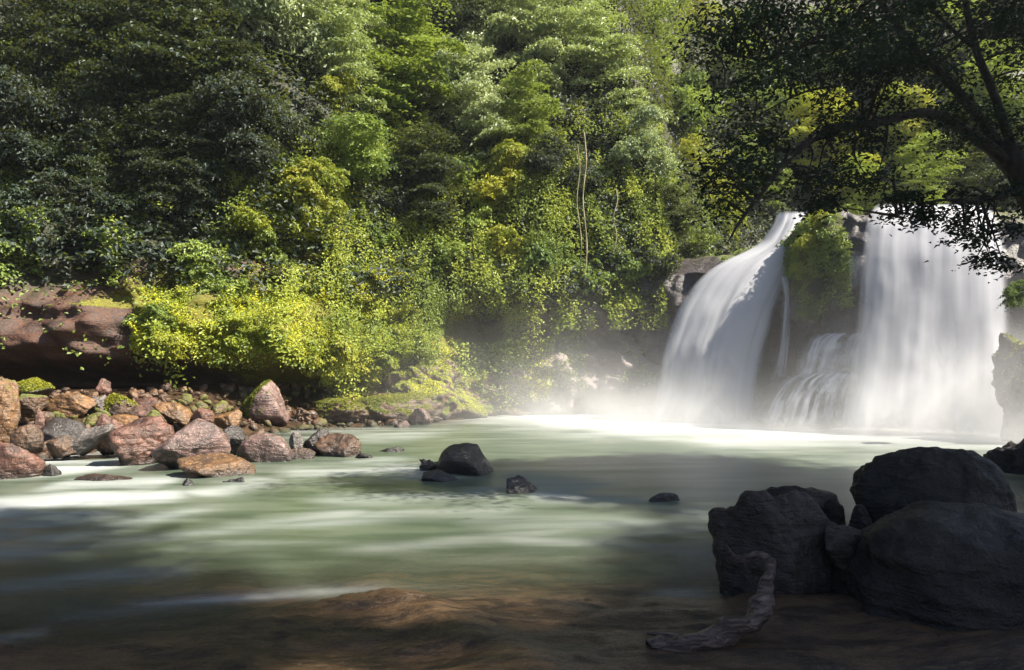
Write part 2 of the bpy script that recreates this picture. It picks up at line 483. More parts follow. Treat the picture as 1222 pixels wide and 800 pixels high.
# ------------------------------------------------------------------ cliff under the falls (plan polyline, z rows)
PLAN = np.array([(4.5, 33.5), (6.5, 32.2), (8.2, 30.9), (9.5, 29.6), (10.6, 28.9), (11.3, 28.0), (11.9, 26.9), (12.5, 25.7), (13.6, 25.0), (15, 24.8), (16.8, 24.6), (18.9, 24.2), (20.6, 22.8), (21.2, 20.3), (22, 18), (24, 16), (28, 14.5), (40, 13.)])
ZTOP = np.array([6.5, 6.6, 6.5, 6.35, 6.5, 7.6, 8.3, 7.9, 7.5, 7.5, 7.5, 7.4, 6.6, 6.4, 6.2, 6.0, 6.0, 6.0])
seg = np.r_[0, np.cumsum(np.hypot(*np.diff(PLAN, axis=0).T))]
ss = np.arange(0, seg[-1], 0.11)
pxs, pys, ztp = (np.interp(ss, seg, q) for q in (PLAN[:, 0], PLAN[:, 1], ZTOP))
k = np.ones(9) / 9
for _ in range(2):
    pxs, pys, ztp = (np.convolve(np.pad(q, 4, mode='edge'), k, 'valid') for q in (pxs, pys, ztp))
tx, ty = np.gradient(pxs), np.gradient(pys)
ln = np.hypot(tx, ty)
nx, ny = ty / ln, -tx / ln            # towards the pool
rows = []
vz = np.linspace(0, 1, 90)
for v in vz:
    z = -1.5 + (ztp + 1.5) * v
    p = np.stack([pxs * 0.7, pys * 0.7, z * 0.6], 1)
    off = 0.45 * (1 - v) ** 1.5 + 0.45 * fbm(p, 71, 4) + 0.22 * np.abs(vn(p * np.array([3, 3, 1.3]), 77)) - 0.35 * sstep(0.9, 1.0, v)
    rows.append(np.stack([pxs + nx * off, pys + ny * off, z], 1))
for b_, dz in ((0.5, 0.15), (1.2, 0.3), (2.2, 0.8), (4, 1.2), (7, 1.4), (12, 1.5)):
    p = np.stack([pxs * 0.7, pys * 0.7, pxs * 0 + b_], 1)
    zt = np.minimum(ztp + dz, 8.2 + 0.06 * b_) * 1.0
    zt = np.maximum(zt, ztp * (0.0) + np.minimum(ztp, 8.9))
    rows.append(np.stack([pxs - nx * b_ * 0.5, pys + np.abs(ny) * b_, zt + 0.2 * fbm(p, 73, 3)], 1))
cv = np.concatenate(rows)
cm = np.clip(0.25 + 0.55 * sstep(3.8, 6.5, cv[:, 2]) * np.exp(-((cv[:, 0] - 11.6) / 1.3) ** 2) + 0.35 * sstep(6.8, 8.2, cv[:, 2]), 0, 1)
cm[(cv[:, 0] > 12.6) & (cv[:, 0] < 17.3)] *= 0.1
M_cliff = rock_mat('cliff_rock', (0.062, 0.05, 0.055), True, (0.10, 0.12, 0.02), 0.35)
cliff = obj('cliff', mesh_np('cliff', cv, grid_faces(len(rows), len(ss)), M_cliff, True, {'moss': cm}))
tag(cliff, 'dark wet rock cliff behind the falling water', 'cliff', kind='structure')

# ------------------------------------------------------------------ falling water: layered silky veils
t = NT('falling_water')
al = t.attr('alpha')
dn = t.attr('tone')
colw = t.mixc(dn, (0.44, 0.45, 0.51), (0.64, 0.64, 0.68))
d1 = t.n('ShaderNodeBsdfDiffuse', {'Color': colw}).outputs[0]
d2 = t.n('ShaderNodeBsdfTranslucent', {'Color': colw}).outputs[0]
mx = t.n('ShaderNodeMixShader', {0: 0.45, 1: d1, 2: d2}).outputs[0]
tp = t.n('ShaderNodeBsdfTransparent').outputs[0]
M_fall = t.end(t.n('ShaderNodeMixShader', {0: al, 1: tp, 2: mx}).outputs[0])


def veil(name, rows_, label, cat, seed, layers=3, dens=1.0, bulge=0.4, edge=0.18, fine=22, coarse=5, nu=150, nv=130, gap=0.22, bottom=0.12, top=0.03, holes=0.0):
    """rows_: (py, px left, px right, D left, D right) from lip to foot"""
    R = np.array(rows_, float)
    v = np.linspace(0, 1, nv)
    acc = np.r_[0, np.cumsum(np.abs(np.diff(R[:, 0])) + 1)]
    acc /= acc[-1]
    # smooth interpolation
    def ip(col):
        y = np.interp(v, acc, R[:, col])
        kk = np.ones(11) / 11
        yp = np.concatenate([2 * y[0] - y[5:0:-1], y, 2 * y[-1] - y[-2:-7:-1]])
        return np.convolve(yp, kk, 'valid')
    py, pl, pr, dl, dr = (ip(i) for i in range(5))
    u = np.linspace(0, 1, nu)
    Vs, Fs, Al, To = [], [], [], []
    for L in range(layers):
        UU, VV = np.meshgrid(u, v)
        px = pl[:, None] + (pr - pl)[:, None] * UU
        D = dl[:, None] + (dr - dl)[:, None] * UU
        uf, vf = UU.ravel(), VV.ravel()
        s_f = fbm(np.stack([uf * fine, vf * 1.6, uf * 0 + L * 3.1], 1), seed, 3)
        s_c = fbm(np.stack([uf * coarse, vf * 0.9, uf * 0 + L * 5.3], 1), seed + 5, 3)
        blob = fbm(np.stack([uf * 3, vf * 3.5, uf * 0 + L], 1), seed + 9, 3)
        D = D.ravel() - bulge * np.sin(np.pi * uf) ** 0.8 - L * gap - 0.045 * blob - 0.06 * s_c - 0.008 * s_f
        pyg = np.repeat(py, nu)
        x = (px.ravel() - 611) * D / FPX
        z = CH + (HY - pyg) * D / FPX
        Vs.append(np.stack([x, D, z], 1))
        ew = edge * (1 + 0.5 * s_c)
        em = sstep(0, 1, uf / ew + 0.25 * s_f) * sstep(0, 1, (1 - uf) / ew + 0.25 * s_f)
        am = np.clip(0.86 + 0.34 * s_c + 0.10 * s_f + 0.3 * blob - holes * (1 - 1.2 * s_f), 0, 1) * dens
        am = am * em * sstep(0, top, vf) * sstep(0, bottom, 1 - vf + 0.05 * s_f)
        Al.append(np.clip(am, 0, 0.96))
        To.append(np.clip(0.65 + 0.3 * s_c + 0.12 * s_f + .25 * blob, 0, 1))
        Fs.append(grid_faces(nv, nu) + L * nu * nv)
    me = mesh_np(name, np.concatenate(Vs), np.concatenate(Fs), M_fall, True, {'alpha': np.concatenate(Al), 'tone': np.concatenate(To)})
    o = obj(name, me)
    return tag(o, label, cat)


veil('waterfall', [(252, 928, 966, 30.5, 30.3), (270, 922, 962, 30.2, 30.0), (296, 902, 954, 29.8, 29.3), (312, 858, 950, 29.5, 28.9), (335, 830, 942, 29.3, 28.5), (370, 808, 926, 29.0, 28.0),
                   (420, 790, 912, 28.6, 27.6), (470, 782, 904, 28.3, 27.2), (514, 764, 904, 28, 26.9)],
     'fan shaped white waterfall spilling from a narrow chute, the one by the sunlit forest', 'waterfall', 101, 5, 0.97, 0.5, 0.17, 11, 4, gap=.16)
veil('waterfall', [(243, 1046, 1178, 25.2, 25.2), (262, 1034, 1196, 24.4, 24.4), (300, 1028, 1204, 23.9, 23.6), (370, 1024, 1206, 23.6, 23.0), (450, 1014, 1206, 23.2, 22.6), (522, 1000, 1206, 22.8, 22.2)],
     'broad white waterfall falling straight behind the big dark foreground boulder', 'waterfall', 131, 5, 0.9, 0.35, 0.13, 13, 5, gap=.16)

# ------------------------------------------------------------------ boulders and rocks
def leaves(cen, nor, size, rng, asp=0.5):
    N = len(cen)
    nor = nor / (np.linalg.norm(nor, axis=1)[:, None] + 1e-9)
    rv = rng.normal(size=(N, 3))
    A = np.cross(nor, rv); A /= np.linalg.norm(A, axis=1)[:, None] + 1e-9
    Bv = np.cross(nor, A)
    s_ = size[:, None]
    fold = nor * s_ * 0.14
    v0 = cen - A * s_ * 0.5
    v1 = cen + Bv * s_ * asp * 0.5 + fold - A * s_ * .08
    v2 = cen + A * s_ * 0.5 - nor * s_ * 0.16
    v3 = cen - Bv * s_ * asp * 0.5 + fold - A * s_ * .08
    V = np.stack([v0, v1, v2, v3], 1).reshape(-1, 3)
    i = np.arange(N) * 4
    F = np.concatenate([np.stack([i, i + 1, i + 2], 1), np.stack([i, i + 2, i + 3], 1)])
    return V, F


def ico(sub):
    import bmesh
    bm = bmesh.new()
    bmesh.ops.create_icosphere(bm, subdivisions=sub, radius=1)
    bm.verts.ensure_lookup_table()
    V = np.array([v.co[:] for v in bm.verts])
    F = np.array([[v.index for v in f.verts] for f in bm.faces])
    bm.free()
    return V, F


ICO = {s_: ico(s_) for s_ in (2, 3, 4, 5, 6)}


def rock_shape(seed, sub=4, planes=13, sharp=14, rough=0.06, angular=1.0):
    r = np.random.default_rng(seed)
    V, F = ICO[sub]
    n = r.normal(size=(planes, 3))
    n /= np.linalg.norm(n, axis=1)[:, None]
    d = r.uniform(0.66, 0.96, planes)
    q = np.maximum(V @ n.T, 1e-3) / d
    rad = 1.0 / (np.sum(q ** sharp, 1) ** (1.0 / sharp))
    rad = np.clip(rad, 0, 1.27)
    rad = angular * rad + (1 - angular) * 1.0
    X = V * rad[:, None]
    X = X * (1 + rough * fbm(X * 2.2 + seed, seed, 4)[:, None] + rough * 0.6 * fbm(X * 6 + seed, seed + 3, 3)[:, None])
    return X, F


def rot(ax, ay, az):
    cx, sx_, cy_, sy_, cz, sz_ = math.cos(ax), math.sin(ax), math.cos(ay), math.sin(ay), math.cos(az), math.sin(az)
    Rx = np.array([[1, 0, 0], [0, cx, -sx_], [0, sx_, cx]])
    Ry = np.array([[cy_, 0, sy_], [0, 1, 0], [-sy_, 0, cy_]])
    Rz = np.array([[cz, -sz_, 0], [sz_, cz, 0], [0, 0, 1]])
    return Rz @ Ry @ Rx


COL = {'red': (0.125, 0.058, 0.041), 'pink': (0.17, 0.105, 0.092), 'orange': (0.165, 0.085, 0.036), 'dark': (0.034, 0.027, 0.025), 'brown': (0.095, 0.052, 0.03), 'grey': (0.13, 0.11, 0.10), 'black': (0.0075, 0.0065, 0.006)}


def rock(name, L, R_, T, B, D, col, label, seed, depth=0.8, moss=0.0, flat=1.0, tilt=0.0, sub=5, planes=10, sharp=34, rough=0.06, angular=1.0, mat=None, sink=0.3, group=None, pitch=0.0, mossdir=(0, 0, 1)):
    """rock whose silhouette spans photo columns L..R_, rows T..B at distance D; sink = metres below row B"""
    X, F = rock_shape(seed, sub, planes, sharp, rough, angular)
    X = X * np.array([1, depth, flat])
    X = X @ rot(pitch, tilt, 0).T
    lo, hi = X.min(0), X.max(0)
    w = (R_ - L) * D / FPX
    h = (B - T) * D / FPX + sink
    sc = np.array([w / (hi[0] - lo[0]), w / (hi[0] - lo[0]), h / (hi[2] - lo[2])])
    X = (X - (lo + hi) / 2) * sc
    ctr = P((L + R_) / 2, (T + B) / 2, D)
    base = np.array([ctr[0], D, ctr[2] - (B - T) * D / FPX / 2 - sink])
    X[:, 2] += h / 2
    me = mesh_np(name, X, F, mat or M_rock, True)
    nrm = np.zeros(len(X) * 3, np.float32)
    me.vertices.foreach_get('normal', nrm)
    nz = nrm.reshape(-1, 3) @ np.array(mossdir)
    md = 0.0 if moss == 0 else np.clip(moss * sstep(-0.1, 0.75, nz + 0.35 * fbm(X * 2.5, seed + 40, 3)), 0, 1)
    at = me.attributes.new('moss', 'FLOAT', 'POINT')
    at.data.foreach_set('value', np.asarray(md + np.zeros(len(X)), np.float32))
    o = obj(name, me, None, base)
    o.color = (*COL[col], 1)
    if moss >= 0.6:
        rg_ = np.random.default_rng(seed)
        tri = X[F]; ar = np.linalg.norm(np.cross(tri[:, 1] - tri[:, 0], tri[:, 2] - tri[:, 0]), axis=1) * np.clip(md[F].mean(1) - .3, 0, 1)
        nt_ = int(min(9000, 1500 * ar.sum()))
        if nt_ > 700:
            pk = rg_.choice(len(F), nt_, p=ar / ar.sum()); bc = rg_.dirichlet((1, 1, 1), nt_)
            pts = np.einsum('nk,nkc->nc', bc, tri[pk]); nn = nrm.reshape(-1, 3)[F[pk][:, 0]]
            V2, F2 = leaves(pts + nn * rg_.uniform(0, .05, nt_)[:, None], nn + rg_.normal(size=nn.shape) * .6, 0.06 * rg_.uniform(.5, 1.5, nt_), rg_, .6)
            obj('moss', mesh_np('moss', V2, F2, M_moss if D > 29 else M_moss_cap, False), o)
    tag(o, label, 'rock' if name == 'rock' else 'boulder', group)
    return o


B_, K_ = 'boulder', 'rock'
GB = 'boulders along the rubble beach'
ROCKS = [
    # name, L, R, T, B, D, colour, label, kw
    (B_, -26, 50, 524, 578, 13.9, 'red', 'large rounded red brown boulder cut off by the photo edge, beside the white channel', dict(depth=.9, sharp=10)),
    (K_, 44, 71, 554, 572, 14.0, 'dark', 'small dark red stone touching the big red boulder at the channel', {}),
    (B_, 36, 112, 484, 530, 17.5, 'dark', 'dark sloping slab with a brown rim above the white channel', dict(tilt=.15, flat=.7, planes=9, sharp=26)),
    (K_, 82, 137, 506, 530, 16.6, 'grey', 'pale grey slab leaning beside the dark slab at the channel head', dict(tilt=-.55, flat=.4, planes=9, sharp=26)),
    (K_, 112, 152, 493, 531, 16.9, 'red', 'striped red block standing between the pale slab and the rough boulder', dict(planes=9, sharp=26)),
    (K_, 90, 164, 565, 577, 13.6, 'brown', 'low flat brown rock awash in the middle of the white channel', dict(depth=.5, flat=.4, sharp=9, sink=.15)),
    (B_, 132, 207, 497, 556, 15.8, 'red', 'rough cracked red brown boulder on the left of the smooth pink one', dict(rough=.1, sub=5)),
    (B_, 192, 272, 499, 558, 15.2, 'pink', 'big smooth pinkish boulder with one broad flat sunlit face', dict(planes=11, sharp=18, rough=.04, sub=5, angular=.85)),
    (B_, 214, 304, 543, 577, 14.2, 'orange', 'orange brown tilted slab with a black underside below the pink boulder', dict(tilt=.16, flat=.45, planes=9, sharp=26, sink=.05)),
    (K_, 203, 234, 571, 598, 12.9, 'dark', 'small dark wet stone in the rapids below the orange slab', {}),
    (K_, 263, 304, 569, 587, 13.3, 'dark', 'low dark stone under the right end of the orange slab', dict(flat=.6)),
    (B_, 283, 350, 516, 558, 16.4, 'pink', 'square topped block with a lilac top and dark brown front', dict(planes=8, sharp=30, tilt=-.15, rough=.03, sub=5)),
    (K_, 288, 324, 505, 527, 17.6, 'brown', 'small pointed brown stone behind the lilac topped block', dict(planes=8, sharp=26)),
    (K_, 262, 292, 508, 534, 16.6, 'dark', 'dark red stone wedged between the pink boulder and the lilac topped block', {}),
    (K_, 345, 363, 515, 536, 17.4, 'grey', 'small upright grey wedge between the block and the dark shoal rock', dict(planes=7, sharp=26)),
    (K_, 361, 394, 511, 537, 17.6, 'dark', 'dark lumpy stone at the head of the small shoal', {}),
    (K_, 374, 434, 517, 547, 17.4, 'brown', 'long low brown rock sloping into the pool at the end of the shoal', dict(flat=.5, tilt=.2)),
    (K_, 336, 376, 534, 550, 16.8, 'brown', 'low gravelly brown stone at the water between block and shoal', dict(flat=.5)),
    (K_, 420, 446, 540, 548, 16.9, 'dark', 'tiny dark stone barely breaking the surface past the shoal', dict(flat=.5, sink=.1)),
    (B_, 293, 346, 454, 506, 24.6, 'pink', 'rounded pinkish boulder with a cap of bright moss before the dark cave', dict(moss=.95, mossdir=(-.75, 0, .6), sharp=9, sub=5)),
    (B_, 374, 442, 476, 508, 26.6, 'brown', 'mossy brown hump of rock at the water edge under the green bank', dict(moss=.6, rough=.12, sharp=9)),
    (B_, 428, 530, 469, 507, 28.6, 'brown', 'long mossy ledge of rock sloping down to the far water line', dict(moss=.95, flat=.5, tilt=.2, sharp=9, sub=5)),
    (K_, 486, 514, 487, 512, 26.9, 'pink', 'pale sunlit stone at the foot of the long mossy ledge', dict(planes=8, sharp=26)),
    (K_, 469, 489, 502, 515, 25.6, 'pink', 'small pale pyramid of stone at the far water edge', dict(planes=7, sharp=26)),
    (B_, 522, 590, 529, 567, 14.4, 'dark', 'smooth dark boulder alone in mid river, sloping to a point', dict(planes=9, sharp=18, tilt=.3, rough=.03, sub=5, flat=.75, moss=.35)),
    (K_, 498, 548, 561, 577, 13.5, 'dark', 'flat olive rock awash just before the smooth mid river boulder', dict(flat=.4, moss=.4, sink=.2)),
    (K_, 500, 526, 547, 561, 14.8, 'dark', 'pair of small dark lumps joined as one stone beside the mid river boulder', dict(rough=.2, flat=.6)),
    (K_, 604, 656, 569, 596, 12.2, 'dark', 'angular dark stone with a brown top in mid river', dict(planes=8, sharp=26, tilt=.4, flat=.6)),
    (K_, 763, 811, 586, 602, 11.5, 'black', 'low black stone crossing the white swirl in mid river', dict(flat=.5, sharp=9)),
    (K_, 452, 482, 533, 541, 18.2, 'dark', 'tiny dark stone awash upstream of the mid river boulder', dict(flat=.5, sink=.1)),
    (B_, -22, 22, 446, 528, 17.2, 'orange', 'tall orange brown boulder with a mossy crown at the photo edge', dict(moss=.55, rough=.09)),
    (K_, 22, 64, 443, 474, 19.8, 'dark', 'dark stone under a mat of bright moss beside the tall orange boulder', dict(moss=1.0)),
    (K_, 22, 52, 463, 486, 18.6, 'brown', 'brown stone with yellow moss low beside the tall orange boulder', dict(moss=.8)),
    (K_, 113, 134, 446, 464, 22.2, 'red', 'small red stone perched highest on the rubble before the dark cave', dict(planes=8, sharp=26)),
    (K_, 60, 112, 461, 487, 20.2, 'orange', 'orange slab topping the rubble above the dark sloping slab', dict(flat=.45, tilt=.1)),
    (K_, 38, 55, 476, 514, 17.6, 'red', 'narrow upright red stone left of the dark sloping slab', {}),
    (K_, 96, 128, 463, 490, 20.6, 'grey', 'cluster like grey knobbly stone in the middle of the rubble', dict(rough=.2)),
    (K_, 126, 162, 462, 492, 20.8, 'brown', 'mossy yellow green stone behind the striped red block', dict(moss=.95)),
    (K_, 148, 190, 467, 492, 21.2, 'red', 'red brown stone high on the rubble beside the orange leaf shaped slab', {}),
    (B_, 183, 232, 471, 500, 20.6, 'orange', 'leaf shaped orange slab leaning on the rubble near the cave mouth', dict(flat=.4, tilt=.42, planes=9, sharp=26)),
    (K_, 122, 170, 487, 512, 18.6, 'orange', 'golden orange stone just above the rough red boulder', dict(flat=.6)),
    (K_, 164, 200, 483, 504, 19.2, 'brown', 'brown stone tufted with moss just above the rough red boulder', dict(moss=.7)),
    (K_, 226, 256, 480, 503, 20.6, 'red', 'reddish stone right of the leaf shaped orange slab', {}),
    (K_, 252, 288, 481, 507, 21.2, 'orange', 'sandy orange stone at the beach end before the mossy capped boulder', {}),
    (K_, 18, 50, 506, 528, 16.0, 'brown', 'brown ledge stone between the tall orange and the big red boulders', dict(flat=.5)),
    (K_, 56, 92, 520, 534, 16.2, 'brown', 'flat brown stone at the water line under the dark sloping slab', dict(flat=.4)),
    (K_, 344, 372, 486, 506, 25.6, 'brown', 'sandy brown stone leaning on the mossy capped boulder', dict(rough=.15)),
    (B_, 462, 596, 418, 506, 30.6, 'brown', 'great moss covered rock sloping down to the mist at the far bank', dict(moss=1.0, sharp=12, tilt=.35, flat=.8, sub=6, rough=.16, sink=.6)),
    # right foreground
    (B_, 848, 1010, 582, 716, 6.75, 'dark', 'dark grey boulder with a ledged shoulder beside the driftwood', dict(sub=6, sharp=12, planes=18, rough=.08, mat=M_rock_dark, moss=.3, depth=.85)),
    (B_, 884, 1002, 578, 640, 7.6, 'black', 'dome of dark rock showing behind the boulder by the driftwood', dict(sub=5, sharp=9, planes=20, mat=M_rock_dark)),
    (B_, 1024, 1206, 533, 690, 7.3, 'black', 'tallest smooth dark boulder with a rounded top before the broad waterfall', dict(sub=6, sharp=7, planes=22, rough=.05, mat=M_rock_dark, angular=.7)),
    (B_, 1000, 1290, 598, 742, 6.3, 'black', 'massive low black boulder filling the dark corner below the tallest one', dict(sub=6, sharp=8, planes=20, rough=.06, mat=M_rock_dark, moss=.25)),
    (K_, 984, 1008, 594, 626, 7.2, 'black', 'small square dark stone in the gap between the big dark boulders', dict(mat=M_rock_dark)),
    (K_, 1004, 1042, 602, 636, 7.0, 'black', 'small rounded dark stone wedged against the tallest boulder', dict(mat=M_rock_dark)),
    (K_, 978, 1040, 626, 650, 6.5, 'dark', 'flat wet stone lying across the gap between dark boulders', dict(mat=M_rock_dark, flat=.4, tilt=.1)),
    # rocks at the falls
    (B_, 952, 1040, 404, 480, 26.2, 'dark', 'upper wet ledge of dark rock between the two waterfalls', dict(sub=5, sharp=14, rough=.1, mat=M_rock_dark, sink=3)),
    (B_, 906, 1040, 448, 512, 25.2, 'dark', 'lower wet ledge of dark rock under the small stepped cascade', dict(sub=5, sharp=14, rough=.1, mat=M_rock_dark, sink=.8)),
    (B_, 904, 948, 328, 512, 28.3, 'dark', 'tall dark pillar of rock at the side of the fan shaped waterfall', dict(sub=5, sharp=12, rough=.12, mat=M_rock_dark, depth=1.0, sink=.6)),
    (B_, 1201, 1330, 396, 560, 20.0, 'dark', 'dark rock wall beside the broad waterfall at the photo edge', dict(sub=6, rough=.12, planes=14, mat=M_rock_dark, moss=.6, sink=.5, angular=.9, depth=.6)),
    (B_, 1178, 1260, 520, 604, 14.6, 'dark', 'dark mossy rock at the photo edge behind the tallest boulder', dict(angular=.8, sub=5, rough=.14, mat=M_rock_dark, moss=.3)),
]
for i, (nm, L, R_, T, Bm, D, col, lab, kw) in enumerate(ROCKS):
    if L < 300 and D > 17.0 and D < 23 and L > 0: T += (Bm - T) * 0.3
    rock(nm, L, R_, T, Bm, D, col, lab, 500 + i * 7, **kw)

# small rubble between the boulders: one mass of stones nobody could count
rg = np.random.default_rng(5)
Vs, Fs, n0 = [], [], 0
base_shapes = [rock_shape(900 + i, 2, 9, 16, .08) for i in range(8)]
for i in range(2600):
    x = rg.uniform(-19, -3)
    y = rg.uniform(15, 30)
    z0 = float(ground_z(np.array([x]), np.array([y]))[0])
    if z0 < -0.12 or z0 > 1.45: continue
    s_ = 0.05 + 0.24 * rg.random() ** 2.5
    X, F = base_shapes[rg.integers(8)]
    X = (X * np.array([1, .8, .6]) * s_) @ rot(*rg.uniform(-1, 1, 2), rg.uniform(0, 6.28)).T + np.array([x, y, z0 + 0.3 * s_])
    Vs.append(X); Fs.append(F + n0); n0 += len(X)
Vs = np.concatenate(Vs)
me = mesh_np('rubble', Vs, np.concatenate(Fs), M_rock, True, {'moss': 0.55 * sstep(-.1, .6, fbm(Vs * .9, 66, 2))})
o = obj('rubble', me); o.color = (0.12, 0.066, 0.038, 1)
tag(o, 'loose brown rubble stones between the beach boulders', 'rubble', kind='stuff')

# thin cascades over the ledges
veil('cascade', [(396, 985, 1052, 26.2, 24.0), (403, 965, 1048, 25.6, 23.9), (420, 958, 1044, 25.4, 23.8), (450, 946, 1042, 25.2, 23.7)], 'short stepped veil of water over the upper dark ledge', 'cascade', 171, 2, 0.95, 0.5, .15, 16, 6, 120, 60, .1, .12, .08, .28)
veil('cascade', [(444, 960, 1040, 24.9, 23.6), (452, 936, 1038, 24.4, 23.5), (475, 918, 1034, 24.2, 23.4), (512, 902, 1032, 24.0, 23.2)], 'fine streaked cascade spreading over the lower dark ledge', 'cascade', 181, 2, 0.95, 0.5, .2, 20, 7, 150, 60, .1, .2, .06, .42)
veil('cascade', [(296, 1013, 1034, 25.2, 24.8), (310, 1011, 1036, 25.0, 24.5), (350, 1010, 1036, 24.8, 24.3)], 'thin white trickle at the inner edge of the broad waterfall', 'cascade', 191, 2, 0.7, 0.1, .5, 5, 3, 40, 40, .1, .6, .4, .15)
veil('cascade', [(326, 925, 948, 28.2, 28.0), (345, 935, 948, 27.8, 27.7), (420, 930, 942, 27.4, 27.3), (470, 915, 935, 27.2, 27.0)], 'narrow thread of water down the dark rock pillar', 'cascade', 201, 2, 0.7, 0.1, .3, 5, 3, 40, 60, .1, .3, .05, .1)

# ------------------------------------------------------------------ tubes, leaves, crowns
def tubes(paths, sides=9):
    """paths: list of (points, radii) -> verts, faces with pinched ends"""
    Vs, Fs, n0 = [], [], 0
    for pts, rad in paths:
        pts = np.asarray(pts, float)
        # resample with Catmull-Rom
        n = len(pts)
        ext = np.vstack([2 * pts[0] - pts[1], pts, 2 * pts[-1] - pts[-2]])
        rad = np.asarray(rad, float)
        q, rq = [], []
        for i in range(n - 1):
            p0, p1, p2, p3 = ext[i:i + 4]
            for tt in np.linspace(0, 1, 6, endpoint=False):
                q.append(0.5 * ((2 * p1) + (-p0 + p2) * tt + (2 * p0 - 5 * p1 + 4 * p2 - p3) * tt ** 2 + (-p0 + 3 * p1 - 3 * p2 + p3) * tt ** 3))
                rq.append(rad[i] * (1 - tt) + rad[i + 1] * tt)
        q.append(pts[-1]); rq.append(rad[-1])
        q, rq = np.array(q), np.array(rq)
        T = np.gradient(q, axis=0)
        T /= np.linalg.norm(T, axis=1)[:, None] + 1e-9
        up = np.array([0.3, 0.9, 0.2]) if abs(T[0] @ np.array([0.3, .9, .2])) < .85 else np.array([1., 0, 0])
        A = np.cross(T, up); A /= np.linalg.norm(A, axis=1)[:, None] + 1e-9
        Bv = np.cross(T, A)
        ph = np.linspace(0, 2 * np.pi, sides, endpoint=False)
        ring = q[:, None, :] + rq[:, None, None] * (np.cos(ph)[None, :, None] * A[:, None, :] + np.sin(ph)[None, :, None] * Bv[:, None, :])
        m_ = len(q)
        Vs.append(ring.reshape(-1, 3))
        f = []
        for i in range(m_ - 1):
            for j in range(sides):
                j2 = (j + 1) % sides
                f.append((n0 + i * sides + j, n0 + i * sides + j2, n0 + (i + 1) * sides + j2, n0 + (i + 1) * sides + j))
        Fs.append(np.array(f))
        n0 += m_ * sides
    return np.concatenate(Vs), np.concatenate(Fs)


def crown_pts(rng, nclump, nleaf, flat=0.8, lobes=9, clump=0.2):
    """a crown of uneven lobes, each lobe a broken shell of drooping leaf sprays"""
    lc = rng.normal(size=(lobes, 3)); lc /= np.linalg.norm(lc, axis=1)[:, None]
    lc = lc * rng.uniform(0.25, 0.8, lobes)[:, None] * np.array([1, 1, flat])
    lr = rng.uniform(0.28, 0.52, lobes)
    which = rng.choice(lobes, nclump, p=lr ** 2 / np.sum(lr ** 2))
    d = rng.normal(size=(nclump, 3)); d[:, 2] = d[:, 2] * .8 + 0.35
    d /= np.linalg.norm(d, axis=1)[:, None]
    c = lc[which] + d * (lr[which] * rng.uniform(0.55, 1.08, nclump))[:, None] * np.array([1, 1, .75])
    cs = clump * rng.uniform(0.5, 1.3, nclump)
    off = rng.normal(size=(nclump, nleaf, 3)) * 0.5
    st = rng.uniform(0, 6.28, nclump); el = rng.uniform(1.0, 1.9, nclump)
    ox = off[..., 0] * el[:, None]; oy = off[..., 1] / el[:, None]
    off[..., 0] = ox * np.cos(st)[:, None] - oy * np.sin(st)[:, None]
    off[..., 1] = ox * np.sin(st)[:, None] + oy * np.cos(st)[:, None]
    r2 = off[..., 0] ** 2 + off[..., 1] ** 2
    off[..., 2] = off[..., 2] * 0.32 - 0.35 * r2
    cen = c[:, None, :] + off * cs[:, None, None]
    nor = d[:, None, :] * 0.5 + np.array([0, 0, 0.7]) + off * 0.5 + rng.normal(size=off.shape) * 0.42
    return cen.reshape(-1, 3), nor.reshape(-1, 3), c


def spray_pts(rng, nleaf, tiers=7, per=7, droop=0.25):
    """tiered crown: limbs reach out in flat drooping leaf sprays with dark gaps between the tiers"""
    cen, nor, cl = [], [], []
    lean = rng.uniform(-.25, .25, 2)
    for k in range(tiers):
        z = -0.75 + 1.6 * (k + rng.uniform(-.3, .3)) / (tiers - 1)
        R0 = (1.05 - 0.55 * max(z, 0) ** 1.5 - 0.25 * max(-z, 0)) * rng.uniform(.7, 1.1)
        a0 = rng.uniform(0, 6.28)
        for j in range(per):
            a_ = rng.uniform(0, 6.28)
            ln_ = R0 * rng.uniform(0.35, 1.2)
            z0_ = z + rng.normal() * .17
            if rng.random() < .15: continue
            n = int(nleaf * (0.4 + ln_))
            u = rng.random(n) ** 0.7
            w = rng.normal(size=n) * (0.05 + 0.17 * np.sin(np.pi * np.clip(u, 0, 1)) ** .7)
            dx, dy = math.cos(a_), math.sin(a_)
            x = lean[0] * z + dx * u * ln_ - dy * w
            y = lean[1] * z + dy * u * ln_ + dx * w
            zz = z0_ + 0.22 * u - droop * u ** 2 * ln_ - 0.9 * w ** 2 + rng.normal(size=n) * 0.022
            cen.append(np.stack([x, y, zz], 1))
            nor.append(np.stack([dx * .35 * u, dy * .35 * u, np.ones(n)], 1) + rng.normal(size=(n, 3)) * .38)
            cl.append((lean[0] * z + dx * ln_ * .8, lean[1] * z + dy * ln_ * .8, z0_ - .05))
    return np.concatenate(cen), np.concatenate(nor), np.array(cl)


